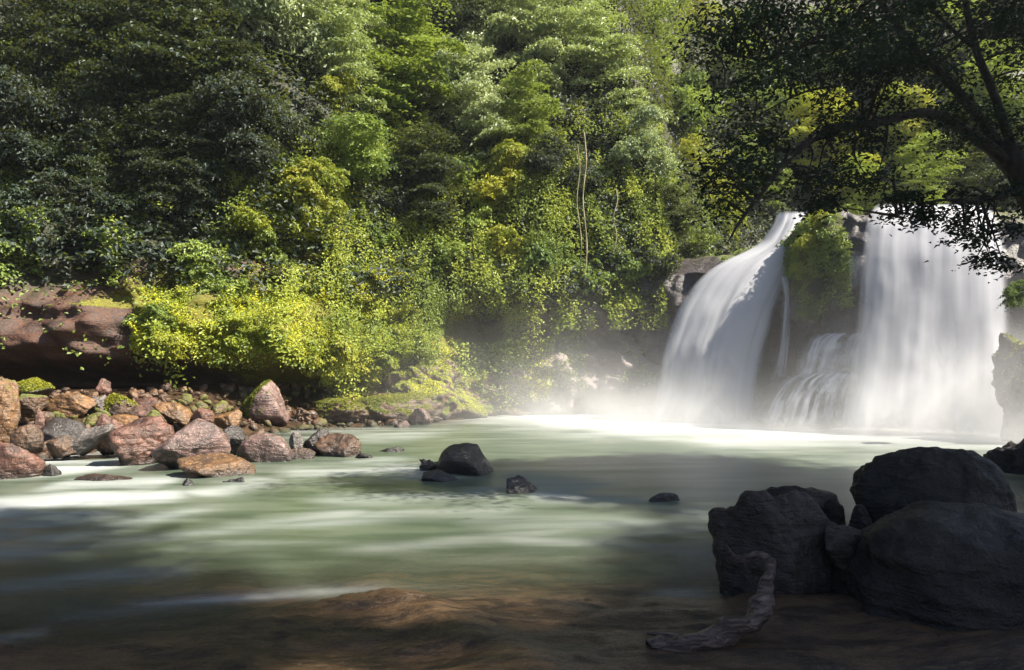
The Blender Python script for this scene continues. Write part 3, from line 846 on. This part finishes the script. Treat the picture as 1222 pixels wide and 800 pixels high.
CROWNS = {}
for _k, (_n, _ls, _t, _p) in {'spray': (270, 0.062, 8, 9), 'airy': (170, 0.062, 7, 8)}.items():
    CROWNS[_k] = []
    for v in range(5):
        rng = np.random.default_rng(700 + v + len(_k))
        cen, nor, cl = spray_pts(rng, _n, _t, _p, rng.uniform(.15, .4))
        V, F = leaves(cen, nor, _ls * rng.uniform(0.55, 1.4, len(cen)), rng, 0.45)
        CROWNS[_k].append((V, F, cl))
for key, (ncl, nlf, ls, flat) in {'big': (330, 52, 0.066, .95), 'mid': (190, 50, 0.082, .95), 'small': (100, 45, 0.12, .85), 'drape': (190, 50, .075, 1.6)}.items():
    CROWNS[key] = []
    for v in range(5):
        rng = np.random.default_rng(hash(key) % 1000 if False else sum(map(ord, key)) + v)
        cen, nor, cl = crown_pts(rng, ncl, nlf, flat)
        V, F = leaves(cen, nor, ls * rng.uniform(0.6, 1.35, len(cen)), rng, 0.52)
        CROWNS[key].append((V, F, cl))
_cm = {}


def crown_mesh(key, v, mat):
    kk = (key, v, mat.name)
    if kk not in _cm:
        V, F, _ = CROWNS[key][v]
        _cm[kk] = mesh_np('crown', V, F, mat, False)
    return _cm[kk]


MATS = {'g': M_leaf, 'p': M_leaf_pale, 'y': M_leaf_yellow, 'd': M_leaf_shade}  # d: leaf tone with the slope's shade painted in
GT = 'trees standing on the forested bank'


def tree(px, py, r_px, tone, label, key='big', out=0.5, sq=1.0, trunks=1, bark=None, drop=1.05, seed=0, hit=None, cat='tree', name='forest_tree', group=GT):
    h = hill_hit(px, py) if hit is None else np.array(hit, float)
    r = r_px * h[1] / FPX
    dirn = h / np.linalg.norm(h[:2])
    cpt = h - np.array([dirn[0], dirn[1], 0]) * r * out
    rng = np.random.default_rng(int(px * 7 + py * 13))
    if key == 'big': key = ('spray', 'airy', 'spray', 'big')[int(rng.integers(4))]
    elif key == 'mid' and rng.random() < .6: key = 'airy'
    if hit is None:
        zb = cpt[2] - r * drop
        base = np.array([cpt[0] + rng.uniform(-.4, .4), 0, zb])
        base[1] = float(hill_smooth(np.array([base[0]]), np.array([zb]))[0]) + 0.1
        base[1] = min(base[1], cpt[1] + r)
    else:
        base = cpt - np.array([0, 0, r * drop])
    root = bpy.data.objects.new(name, None)
    root.empty_display_size = 0.3
    root.location = base
    link(root)
    tag(root, label, cat, group)
    v = int(rng.integers(5))
    cl = CROWNS[key][v][2] * np.array([r, r, r * sq])
    co = obj('crown', crown_mesh(key, v, MATS[tone]), root, cpt - base)
    co.scale = (r * rng.uniform(.9, 1.2), r * rng.uniform(.85, 1.1), r * sq * rng.uniform(.9, 1.25))
    co.rotation_euler = (rng.uniform(-.12, .12), rng.uniform(-.12, .12), rng.uniform(-.5, .5))
    for k in range(trunks):
        off = np.array([0.55 * (k - (trunks - 1) / 2), 0.1 * k, 0])
        top = cpt - base + np.array([0, 0, 0.35 * r * sq]) + off * .3
        mid = np.array([off[0] * 1.0 + top[0] * .3 + rng.uniform(-.15, .15), top[1] * .3, top[2] * 0.5])
        rad = max(0.035, 0.034 * r * (1 if trunks == 1 else .42))
        paths = [([off, mid, top], [rad * 1.5, rad, rad * .35])]
        for j in rng.choice(len(cl), 7 if trunks == 1 else 4, replace=False):
            e = cpt - base + cl[j]
            s0 = mid + (top - mid) * rng.uniform(0.1, 0.8)
            paths.append(([s0, (s0 + e) / 2 + np.array([0, 0, .12 * r]), e], [rad * .5, rad * .3, rad * .08]))
        V, F = tubes(paths, 7)
        obj('trunk', mesh_np('trunk', V, F, bark or M_bark), root)
    return root


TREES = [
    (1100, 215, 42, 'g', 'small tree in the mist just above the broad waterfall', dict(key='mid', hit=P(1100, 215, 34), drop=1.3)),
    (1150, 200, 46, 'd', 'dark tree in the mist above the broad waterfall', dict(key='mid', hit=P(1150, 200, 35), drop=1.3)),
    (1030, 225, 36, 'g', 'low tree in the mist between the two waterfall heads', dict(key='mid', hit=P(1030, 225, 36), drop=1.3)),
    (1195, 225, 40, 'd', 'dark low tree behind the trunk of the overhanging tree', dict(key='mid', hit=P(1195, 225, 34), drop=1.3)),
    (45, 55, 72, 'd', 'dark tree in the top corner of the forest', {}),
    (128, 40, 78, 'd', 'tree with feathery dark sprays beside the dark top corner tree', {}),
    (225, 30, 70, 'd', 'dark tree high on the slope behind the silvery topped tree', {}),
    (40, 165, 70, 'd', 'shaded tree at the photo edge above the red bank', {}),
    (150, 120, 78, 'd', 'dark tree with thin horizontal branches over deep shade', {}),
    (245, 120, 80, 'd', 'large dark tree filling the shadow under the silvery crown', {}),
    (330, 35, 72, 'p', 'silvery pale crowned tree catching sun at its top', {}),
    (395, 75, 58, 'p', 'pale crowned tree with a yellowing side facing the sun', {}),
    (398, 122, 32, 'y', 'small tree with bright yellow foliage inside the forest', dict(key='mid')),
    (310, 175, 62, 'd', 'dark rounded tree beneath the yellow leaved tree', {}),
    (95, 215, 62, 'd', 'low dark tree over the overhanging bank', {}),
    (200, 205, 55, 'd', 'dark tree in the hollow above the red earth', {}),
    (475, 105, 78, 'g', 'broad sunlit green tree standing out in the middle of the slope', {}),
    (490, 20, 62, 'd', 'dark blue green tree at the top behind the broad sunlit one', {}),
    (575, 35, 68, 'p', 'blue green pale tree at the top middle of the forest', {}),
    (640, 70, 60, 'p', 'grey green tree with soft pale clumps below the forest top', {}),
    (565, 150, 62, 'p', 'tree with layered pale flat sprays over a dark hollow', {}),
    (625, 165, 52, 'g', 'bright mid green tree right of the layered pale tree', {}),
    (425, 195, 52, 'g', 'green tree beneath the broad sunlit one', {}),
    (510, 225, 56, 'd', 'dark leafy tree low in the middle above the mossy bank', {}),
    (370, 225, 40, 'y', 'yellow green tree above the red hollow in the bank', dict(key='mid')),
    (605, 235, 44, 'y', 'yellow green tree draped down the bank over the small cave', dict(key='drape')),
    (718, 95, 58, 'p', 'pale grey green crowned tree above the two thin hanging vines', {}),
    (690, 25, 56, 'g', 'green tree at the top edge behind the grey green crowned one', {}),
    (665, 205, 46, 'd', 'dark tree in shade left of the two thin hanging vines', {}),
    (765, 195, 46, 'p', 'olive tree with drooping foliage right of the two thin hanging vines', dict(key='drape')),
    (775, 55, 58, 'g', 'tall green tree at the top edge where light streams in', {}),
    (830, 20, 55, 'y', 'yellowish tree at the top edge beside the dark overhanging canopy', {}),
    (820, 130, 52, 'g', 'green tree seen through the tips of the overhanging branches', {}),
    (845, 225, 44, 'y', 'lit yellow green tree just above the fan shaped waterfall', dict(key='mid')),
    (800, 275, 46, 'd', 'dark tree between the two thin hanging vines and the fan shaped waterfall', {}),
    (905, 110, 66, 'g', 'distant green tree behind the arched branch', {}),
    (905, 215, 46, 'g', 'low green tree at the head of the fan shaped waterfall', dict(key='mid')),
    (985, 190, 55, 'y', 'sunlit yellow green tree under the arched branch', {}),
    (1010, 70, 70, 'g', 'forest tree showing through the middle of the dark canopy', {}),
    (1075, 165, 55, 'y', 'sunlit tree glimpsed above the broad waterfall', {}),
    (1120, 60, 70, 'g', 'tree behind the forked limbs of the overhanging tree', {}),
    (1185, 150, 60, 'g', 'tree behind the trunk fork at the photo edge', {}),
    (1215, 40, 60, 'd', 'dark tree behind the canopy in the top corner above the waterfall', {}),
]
for (px, py, rp, tone, lab, kw) in TREES:
    tree(px, py, rp, tone, lab, **kw)

# ------------------------------------------------------------------ shrubs on the lower bank
SHRUBS = [
    (18, 300, 32, 'd', 'dark shrub on the brow of the red bank at the photo edge'), (72, 304, 30, 'd', 'dark shrub hanging over the middle of the red bank'), (128, 300, 32, 'g', 'green shrub over the right end of the red bank'),
    (275, 345, 30, 'g', 'green shrub at the upper edge of the bright moss slope'),
    (30, 262, 42, 'd', 'dark leafy shrub on the bank at the photo edge'), (95, 285, 38, 'd', 'dark shrub with small leaves over the red bank'),
    (150, 262, 40, 'd', 'dark shrub above the overhang beside the small leaved one'), (190, 300, 36, 'd', 'dark green shrub hanging at the corner of the red bank'),
    (225, 250, 38, 'd', 'dull green shrub under the dark trees'), (245, 225, 34, 'd', 'dark shrub deep in the shaded hollow'),
    (300, 262, 34, 'y', 'yellow green shrub on the red ledge in the hollow'), (180, 385, 30, 'g', 'shrub with broad leaves drooping over the cave lip'),
    (205, 415, 24, 'y', 'small yellow shrub lowest on the cave lip'), (240, 320, 34, 'g', 'green shrub above the bright moss slope'),
    (330, 300, 34, 'g', 'green shrub between the moss slope and the red hollow'), (345, 200, 32, 'g', 'shrub with bright leaf tips under the pale crowns'),
    (390, 265, 34, 'y', 'sunlit yellow shrub on the rib of the bank'), 
    (455, 290, 36, 'g', 'leafy green shrub left of the mossy bank centre'), 
    (400, 430, 34, 'y', 'bright shrub near the water above the mossy hump'),
    (450, 440, 32, 'y', 'lime shrub hanging over the long mossy ledge'), (520, 300, 36, 'g', 'green shrub above the small cave'),
    (560, 265, 34, 'g', 'shrub with fresh leaves under the layered pale tree'), (578, 316, 28, 'y', 'yellow shrub at the brow of the small cave'),
    (615, 300, 34, 'y', 'sunlit yellow shrub on the brow between cave and bare rock'), (622, 372, 22, 'y', 'yellow green shrub trailing right of the small cave'),
    (655, 300, 36, 'g', 'green shrub above the bare purple rock'), (690, 335, 34, 'g', 'green shrub at the foot of the two thin hanging vines'),
    (735, 320, 36, 'g', 'shrub with narrow leaves over the bare rock by the mist'), (780, 330, 34, 'd', 'dark shrub beside the mist near the fan shaped waterfall'),
    (825, 300, 32, 'g', 'shrub leaning over the edge of the fan shaped waterfall'), (860, 265, 34, 'y', 'light green shrub at the shoulder of the fan shaped waterfall'),
    (545, 215, 34, 'g', 'shrub with glossy leaves in the middle of the slope'), (465, 240, 34, 'd', 'dark shrub in the shaded fold of the slope'),
]
for (px, py, rp, tone, lab) in SHRUBS:
    h = hill_hit(px, py)
    r = rp * h[1] / FPX
    rng = np.random.default_rng(int(px * 3 + py))
    root = bpy.data.objects.new('shrub', None); root.location = h; root.empty_display_size = .2
    link(root); tag(root, lab, 'shrub', 'shrubs growing on the lower bank')
    v = int(rng.integers(5))
    f = obj('foliage', crown_mesh('small', v, MATS[tone]), root, (0, -r * 0.35, 0))
    f.scale = (r, r * .8, r * rng.uniform(.8, 1.15)); f.rotation_euler = (0, 0, rng.uniform(0, 6))
    cl = CROWNS['small'][v][2] * r * .8
    V, F = tubes([([(0, .25, -.3 * r), (0, -.2 * r, 0.1 * r), cl[j] + np.array([0, -.35 * r, 0])], [.03, .02, .006]) for j in rng.choice(len(cl), 5, replace=False)], 5)
    obj('stem', mesh_np('stem', V, F, M_bark), root)

for (x0_, x1_, y0_, y1_, rr_, lab) in [(697, 698, 158, 335, .036, 'pale straight hanging vine, the thicker one of the pair in mid forest'), (689, 692, 172, 325, .024, 'pale straight hanging vine, the thinner one of the pair in mid forest'),
                                  (735, 733, 225, 300, .02, 'short leafy hanging vine near the mist beside the pale pair')]:
    h = hill_hit(x1_, y1_); D_ = h[1] - 1.6
    top_, bot_ = P(x0_, y0_, D_ + .3), P(x1_, y1_, D_)
    V, F = tubes([([bot_ - bot_, (top_ - bot_) * .25 + np.array([.10, .05, 0]), (top_ - bot_) * .55 + np.array([-.07, 0, 0]), (top_ - bot_) * .8 + np.array([.09, 0, 0]), top_ - bot_], [rr_ * .5, rr_, rr_ * .8, rr_ * 1.1, rr_])], 7)
    tag(obj('hanging_vine', mesh_np('hanging_vine', V, F, M_bark_pale), None, bot_), lab, 'vine', 'hanging vines in mid forest')

# hanging greenery on the rock between the falls
for (px, py, D, rp, tone, key, lab) in [(975, 292, 26.6, 30, 'y', 'drape', 'sunlit fern clump hanging between the two waterfalls'), (985, 345, 26.0, 26, 'd', 'drape', 'dark trailing plants low on the rock between the waterfalls'),
                                        (1003, 262, 27.0, 26, 'g', 'small', 'leafy plant topping the rock between the waterfalls'), (1214, 350, 19.0, 22, 'g', 'small', 'green plant on the rock wall at the photo edge beside the broad waterfall'),
                                        (962, 272, 27.8, 18, 'g', 'small', 'small plant beside the narrow chute'), (962, 320, 27.0, 22, 'y', 'drape', 'yellow green ferns on the rock just right of the chute'),
   (968, 375, 26.8, 18, 'g', 'drape', 'green ferns lowest on the rock, above the upper wet ledge')]:
    r = rp * D / FPX
    o = obj('plant', crown_mesh(key, 1, MATS[tone]), None, P(px, py, D)); o.scale = (r, r * .7, r)
    tag(o, lab, 'plant', 'plants on the rock by the waterfalls')

# ------------------------------------------------------------------ ground cover on the hill
def cover(name, label, cat, n, mat, size, weight, seed, lift=0.12, up=0.5):
    rng = np.random.default_rng(seed)
    x = rng.uniform(-21, 13 if name != 'undergrowth' else 34, n * 4); z = rng.uniform(0.2, 13, n * 4) if name != 'undergrowth' else rng.uniform(3, 30, n * 4)
    w = weight(x, z)
    kp = rng.random(len(x)) < w
    x, z = x[kp][:n], z[kp][:n]
    y = hill_full(x, z)
    ee = 0.12
    dyx = (hill_smooth(x + ee, z) - hill_smooth(x - ee, z)) / (2 * ee)
    dyz = (hill_smooth(x, z + ee) - hill_smooth(x, z - ee)) / (2 * ee)
    nrm = np.stack([dyx, -np.ones_like(x), dyz], 1)
    nrm /= np.linalg.norm(nrm, axis=1)[:, None]
    cen = np.stack([x, y, z], 1) + nrm * (lift * rng.random(len(x)) ** 1.5 * 2)[:, None]
    nor = nrm * 0.6 + np.array([0, 0, up]) + rng.normal(size=cen.shape) * 0.35
    V, F = leaves(cen, nor, size * rng.uniform(.6, 1.4, len(x)), rng, .6)
    o = obj(name, mesh_np(name, V, F, mat, False))
    return tag(o, label, cat, kind='stuff')


sel = np.nonzero((cm > 0.3) & (cv[:, 0] > 9.8) & (cv[:, 0] < 13.2) & (cv[:, 2] > 2.8))[0]
_r = np.random.default_rng(8)
_k = _r.choice(sel, 9000)
_k = _k[fbm(cv[_k] * .9, 18, 3) > -.25]
_n = np.array([-.35, -.8, .3]) + _r.normal(size=(len(_k), 3)) * .45
_V, _F = leaves(cv[_k] + _r.normal(size=(len(_k), 3)) * .07 + np.array([-.1, -.18, 0]), _n + np.array([0, 0, .4]), .15 * _r.uniform(.5, 1.4, len(_k)), _r, .5)
tag(obj('creeper', mesh_np('creeper', _V, _F, M_leaf, False)), 'creeping plants over the rock between the two waterfalls', 'creeper', kind='stuff')


def clumpy(x, z, sc, seed, lo, hi):
    return sstep(lo, hi, fbm(np.stack([x * sc, z * sc, x * 0], 1), seed, 3))


notcave = lambda x, z: np.where(x < -8.0, sstep(2.2, 2.9, z), 1.0)
bare = lambda x, z: (1 - 0.75 * sstep(1.2, 2.5, x) * (1 - sstep(3.2, 5.0, z))) * (1 - .93 * sstep(-12.6, -13.6, x) * (1 - sstep(4.6, 5.6, z))) * (1 - .85 * np.exp(-((x + 9.5) / 1.7) ** 4 - ((z - 7.0) / .8) ** 4)) * (1 - 1.0 * np.exp(-((x + 1.7) / 1.5) ** 4 - ((z - 4.1) / .75) ** 4))
cover('moss', 'bright yellow green moss and small ferns over the sunlit bank', 'moss', 170000, M_moss, 0.078,
      lambda x, z: np.clip(moss_mask(x, z) * 1.3, 0, 1) * clumpy(x, z, 0.9, 51, -.6, .05) * notcave(x, z) * np.where(bare(x, z) > .5, 1, 0), 21, 0.12, .6)
cover('creeper', 'green creeping plants hanging over the bank', 'creeper', 60000, M_leaf, 0.15,
      lambda x, z: clumpy(x, z, 0.7, 52, -.2, .4) * notcave(x, z) * sstep(0.8, 2.5, z) * bare(x, z) * (1 - .93 * np.clip(moss_mask(x, z) * 1.3, 0, 1)), 22, 0.22, .45)
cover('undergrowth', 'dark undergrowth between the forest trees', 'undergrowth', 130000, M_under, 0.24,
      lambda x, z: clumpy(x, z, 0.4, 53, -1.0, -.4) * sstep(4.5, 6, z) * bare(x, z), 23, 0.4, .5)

rng = np.random.default_rng(404)
cs, ns = [], []
for _ in range(420):
    x = rng.uniform(-20, 9); z = rng.uniform(4.5, 17)
    if x < -8.6 and rng.random() < .8: continue
    ln_ = rng.uniform(1.2, 4.5)
    n = int(75 * ln_)
    u = rng.random(n)
    xx = x + rng.normal(size=n) * (.10 + .22 * u) + .3 * np.sin(u * 3 + x)
    zz = z - u * ln_ + rng.normal(size=n) * .06
    y0 = hill_smooth(xx, zz) 
    yy = np.minimum(y0, hill_smooth(np.array([x]), np.array([z]))[0] + .8) - rng.uniform(.3, 1.3) - .15 * rng.random(n)
    ok = bare(xx, zz) > .55
    cs.append(np.stack([xx, yy, zz], 1)[ok]); ns.append((np.array([0.2, -.6, .6]) + rng.normal(size=(n, 3)) * .45)[ok])
cs, ns = np.concatenate(cs), np.concatenate(ns)
V, F = leaves(cs, ns, .14 * rng.uniform(.6, 1.4, len(cs)), rng, .55)
tag(obj('vines', mesh_np('vines', V, F, M_leaf_vine, False)), 'curtains of leafy vines hanging down the forest wall', 'vines', kind='stuff')

# ------------------------------------------------------------------ overhanging tree at the right
def over_tree(label, trunk_paths, spray_pts, seed, mat, leaf=0.16, nleaf=90, clump=0.75, name='overhanging_tree', cat='tree'):
    """spray_pts: (x, y, z, size) centres of leaf sprays; twigs run to each from the nearest limb"""
    rng = np.random.default_rng(seed)
    base = np.array(trunk_paths[0][0][0], float)
    root = bpy.data.objects.new(name, None); root.location = base; link(root); tag(root, label, cat)
    V, F = tubes([(np.array(p) - base, r) for p, r in trunk_paths[:1]], 12)
    obj('trunk', mesh_np('trunk', V, F, M_bark), root)
    limb_pts = []
    for p, r in trunk_paths[1:]:
        V, F = tubes([(np.array(p) - base, r)], 9)
        obj('branch', mesh_np('branch', V, F, M_bark), root)
    for p, r in trunk_paths:
        p = np.array(p, float)
        for i in range(len(p) - 1):
            for tt in np.linspace(0, 1, 8):
                limb_pts.append(p[i] * (1 - tt) + p[i + 1] * tt)
    limb_pts = np.array(limb_pts)
    cen, nor, tw = [], [], []
    for (x, y, z, sz) in spray_pts:
        c = np.array([x, y, z])
        d = np.linalg.norm(limb_pts - c, axis=1)
        s0 = limb_pts[np.argmin(d)]
        if d.min() > 0.25:
            tw.append(([s0 - base, (s0 + c) / 2 + np.array([0, 0, .15]) + rng.normal(size=3) * .1 - base, c - base], [.03, .018, .006]))
        n = int(nleaf * sz)
        off = rng.normal(size=(n, 3)) * np.array([.5, .5, .22]) * clump * sz
        off[:, 2] -= 0.25 * (off[:, 0] ** 2 + off[:, 1] ** 2) / (clump * sz)
        cen.append(c - base + off)
        nor.append(np.array([0, 0, 1.]) + off * .4 + rng.normal(size=off.shape) * .45)
    cen, nor = np.concatenate(cen), np.concatenate(nor)
    V, F = leaves(cen, nor, leaf * rng.uniform(.6, 1.35, len(cen)), rng, .5)
    nl = len(F)
    if tw:
        V2, F2 = tubes(tw, 5)
        F2 = np.concatenate([F2[:, [0, 1, 2]], F2[:, [0, 2, 3]]]) + len(V)
        V, F = np.concatenate([V, V2]), np.concatenate([F, F2])
    me = mesh_np('crown', V, F, mat, False)
    me.materials.append(M_bark)
    me.polygons.foreach_set('material_index', (np.arange(len(F)) >= nl).astype(np.int32))
    obj('crown', me, root)
    return root


rng = np.random.default_rng(77)
Q = lambda px, py, D: tuple(P(px, py, D))
limbs = [
    ([(11.6, 12.6, 0.8), Q(1262, 300, 12.9), Q(1225, 215, 13.0), Q(1190, 175, 13.1)], [.34, .30, .26, .2]),
    ([Q(1205, 195, 13.0), Q(1150, 155, 12.9), Q(1105, 135, 12.6), Q(1040, 148, 12.2), Q(990, 155, 11.9), Q(945, 185, 11.7), Q(920, 215, 11.6), Q(885, 262, 11.6), Q(868, 290, 11.6)], [.17, .14, .12, .11, .10, .085, .07, .04, .015]),
    ([Q(1200, 185, 13.1), Q(1160, 130, 13.2), Q(1120, 85, 13.0), Q(1085, 50, 12.7), Q(1050, 0, 12.4), Q(1020, -60, 12.0)], [.15, .13, .12, .1, .08, .05]),
    ([Q(1210, 185, 13.1), Q(1185, 110, 13.5), Q(1165, 60, 13.7), Q(1150, -10, 13.8), Q(1140, -90, 14)], [.13, .11, .10, .08, .05]),
    ([Q(1085, 50, 12.7), Q(1030, 60, 12.4), Q(975, 50, 12.0), Q(915, 70, 11.7), Q(850, 60, 11.4)], [.08, .07, .06, .04, .015]),
    ([Q(1120, 85, 13.0), Q(1070, 75, 13.4), Q(1010, 100, 13.6), Q(960, 110, 13.7), Q(900, 140, 13.7)], [.07, .06, .05, .03, .015]),
    ([Q(1225, 215, 13.0), Q(1205, 232, 12.6), Q(1165, 240, 12.2), Q(1115, 240, 11.9), Q(1070, 258, 11.7)], [.10, .07, .05, .03, .01]),
    ([Q(1165, 60, 13.7), Q(1120, 20, 13.9), Q(1080, -30, 14)], [.06, .05, .03]),
    ([Q(1225, 215, 13.0), Q(1240, 120, 12.9), Q(1235, 40, 12.7), Q(1215, -60, 12.3)], [.2, .16, .12, .07]),
]
limbs = limbs[:1] + [(p_, [q * .72 for q in r_]) for p_, r_ in limbs[1:]]
sp = []
def addsp(n, x0, x1, y0, y1, d0, d1, s0=.6, s1=1.2):
    for _ in range(n):
        q = P(rng.uniform(x0, x1), rng.uniform(y0, y1), rng.uniform(d0, d1))
        sp.append((*q, rng.uniform(s0, s1)))
addsp(34, 1040, 1240, -60, 110, 11, 14.5)
addsp(24, 900, 1080, -60, 90, 10.8, 14)
addsp(12, 850, 940, 10, 140, 10.8, 13)
addsp(11, 860, 1010, 120, 210, 11, 13, .5, 1)
addsp(8, 840, 930, 190, 275, 11, 12.5, .5, .9)
addsp(8, 1000, 1150, 110, 175, 11.5, 13.5, .5, .9)
addsp(7, 1150, 1240, 100, 190, 12, 14, .5, 1)
addsp(9, 1060, 1150, 225, 262, 11.6, 12.4, .3, .5)
addsp(12, 1140, 1235, 215, 290, 11.8, 13, .35, .6)
addsp(5, 1150, 1215, 285, 318, 12, 12.6, .3, .45)
addsp(10, 940, 1080, 205, 252, 11.5, 13, .35, .6)
addsp(26, 950, 1300, -260, -60, 10, 14, .8, 1.4)
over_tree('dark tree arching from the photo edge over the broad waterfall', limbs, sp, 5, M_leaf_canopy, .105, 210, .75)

# unseen trees added beyond the frame, crowns placed to shade near water and boulders
def shade_tree(label, base, lean, seed, n=60, R_=3.5):
    rng = np.random.default_rng(seed)
    b = np.array(base, float); tp_ = np.array(lean, float)
    m_ = (b + tp_) / 2 + np.array([0, 0, 1.2])
    pth = [([b, m_, tp_], [.4, .28, .12])]
    sp_ = []
    for i in range(n):
        d = rng.normal(size=3); d /= np.linalg.norm(d); d = d * rng.uniform(.3, 1) ** .5
        sp_.append((*(tp_ + d * np.array([R_, R_, R_ * .38]) + np.array([0, 0, .5])), rng.uniform(.9, 1.5)))
    for i in range(6):
        q = np.array(sp_[i * 5][:3])
        pth.append(([m_ + (tp_ - m_) * rng.uniform(.2, .8), (m_ + q) / 2 + np.array([0, 0, .8]), q], [.14, .09, .03]))
    over_tree(label, pth, sp_, seed, M_leaf_shade, .26, 95, .95)


for (lab, g_, z_, sd, n_, r_) in [                # g_: the ground point each crown shades
        ('tall unseen tree added beyond the right photo edge whose shade lies on the dark boulders', (5.4, 6.6), 26, 11, 130, 3.6),
        ('tall unseen tree added beyond the right photo edge whose shade lies on the driftwood', (2.9, 4.3), 27, 12, 120, 2.5),
        ('tall unseen tree added beyond the right photo edge whose shade lies on the near shallows', (-4.3, 4.6), 28, 13, 120, 2.4),
        ('tall unseen tree added beyond the right photo edge shading the pool by the boulders', (9.0, 10.8), 25, 14, 110, 4.0),
        ('tall unseen tree added beyond the right photo edge shading the arching tree', (3.2, 14.0), 24, 17, 110, 3.2),
        ('tall unseen tree added beyond the right photo edge whose shade lies on the near left water', (-7.6, 7.2), 29, 16, 130, 3.2)]:
    c_ = (g_[0] + z_ * sdir.x / sdir.z, g_[1] + z_ * sdir.y / sdir.z, z_)
    b_ = (c_[0] + 1.5, c_[1] - 1.0, 0.8)
    shade_tree(lab, b_, c_, sd, n_, r_)

# ------------------------------------------------------------------ driftwood
dw = [P(772, 772, 5.22), P(800, 774, 5.2), P(838, 768, 5.22), P(870, 754, 5.3), P(900, 738, 5.4), P(912, 718, 5.5), P(918, 698, 5.58), P(922, 682, 5.66), P(915, 670, 5.72), P(898, 664, 5.78), P(880, 667, 5.82), P(872, 664, 5.84)]
dr = [.045, .08, .092, .09, .078, .062, .05, .04, .034, .03, .026, .016]
base = dw[2].copy()
root = bpy.data.objects.new('driftwood', None); root.location = base; link(root)
tag(root, 'curved driftwood log curling up against the dark boulder', 'driftwood')
V, F = tubes([([q - base for q in dw], dr)], 14)
V = V + 0.035 * np.stack([fbm(V * 6, 3, 4), fbm(V * 6 + 9, 4, 4), fbm(V * 6 + 5, 6, 4)], 1)
obj('trunk', mesh_np('trunk', V, F, M_wood), root)
V, F = tubes([([P(878, 668, 5.82) - base, P(872, 660, 5.8) - base, P(866, 650, 5.78) - base], [.02, .016, .006])], 7)
obj('branch_stub', mesh_np('branch_stub', V, F, M_wood), root)
o_pts = [P(772, 755, 5.5), P(800, 760, 5.45), P(826, 767, 5.36)]
V, F = tubes([([q - base for q in o_pts], [.012, .03, .035])], 8)
obj('branch_stub', mesh_np('branch_stub', V, F, M_wood), root)

# ------------------------------------------------------------------ spray mist at the falls
t = NT('spray_mist')
pos = t.pos()
def blob(cx, cy, cz, rx, ry, rz, amp):
    d = t.n('ShaderNodeVectorMath', operation='SUBTRACT'); t.set(d.inputs[0], pos); d.inputs[1].default_value = (cx, cy, cz)
    q = t.n('ShaderNodeVectorMath', operation='DIVIDE'); t.set(q.inputs[0], d.outputs[0]); q.inputs[1].default_value = (rx, ry, rz)
    dt = t.n('ShaderNodeVectorMath', operation='DOT_PRODUCT'); t.set(dt.inputs[0], q.outputs[0]); t.set(dt.inputs[1], q.outputs[0])
    return t.math('MULTIPLY', t.math('EXPONENT', t.math('MULTIPLY', dt.outputs['Value'], -1.0)), amp)
den = blob(6.2, 25.6, 0.1, 4.8, 3.2, 1.3, 0.25)
for b_ in [(14.8, 20.2, 0.1, 3.8, 2.2, 1.9, 0.5), (10.5, 22.5, 0, 3.0, 2.0, .5, .3), (2.0, 27.8, 0.3, 5.5, 3.2, 2.2, 0.065), (14.5, 22.0, 1.5, 5.5, 2.5, 3.0, 0.03), (1, 27.5, 1.5, 6.0, 3.5, 3.0, 0.014)]:
    den = t.math('ADD', den, blob(*b_))
nz = t.mapr(t.noise(0.55, 3, 0.5), 0.3, 0.7, 0.45, 1.35)
den = t.math('MULTIPLY', den, nz)
vol = t.n('ShaderNodeVolumePrincipled', {'Color': (0.93, 0.93, 0.96), 'Density': den, 'Anisotropy': 0.25}).outputs[0]
M_mist = t.end(None, vol)
x0, x1, y0, y1, z0, z1 = -7, 24, 15.5, 34, 0.12, 12
V = [(x, y, z) for x in (x0, x1) for y in (y0, y1) for z in (z0, z1)]
F = F_box = [(0, 1, 3, 2), (4, 6, 7, 5), (0, 4, 5, 1), (2, 3, 7, 6), (0, 2, 6, 4), (1, 5, 7, 3)]
o = obj('mist', mesh_np('mist', V, F, M_mist, False))
tag(o, 'pale spray drifting at the foot of the waterfalls', 'mist', kind='stuff')

t = NT('haze_air')
M_haze = t.end(None, t.n('ShaderNodeVolumePrincipled', {'Color': (0.86, 0.92, 1.0), 'Density': 0.00028, 'Anisotropy': 0.2}).outputs[0])
x0, x1, y0, y1, z0, z1 = -950, 950, -950, 950, -4, 60
V = [(x, y, z) for x in (x0, x1) for y in (y0, y1) for z in (z0, z1)]
o = obj('haze', mesh_np('haze', V, F_box, M_haze, False))
tag(o, 'thin sunlit haze over the whole gorge', 'haze', kind='stuff')
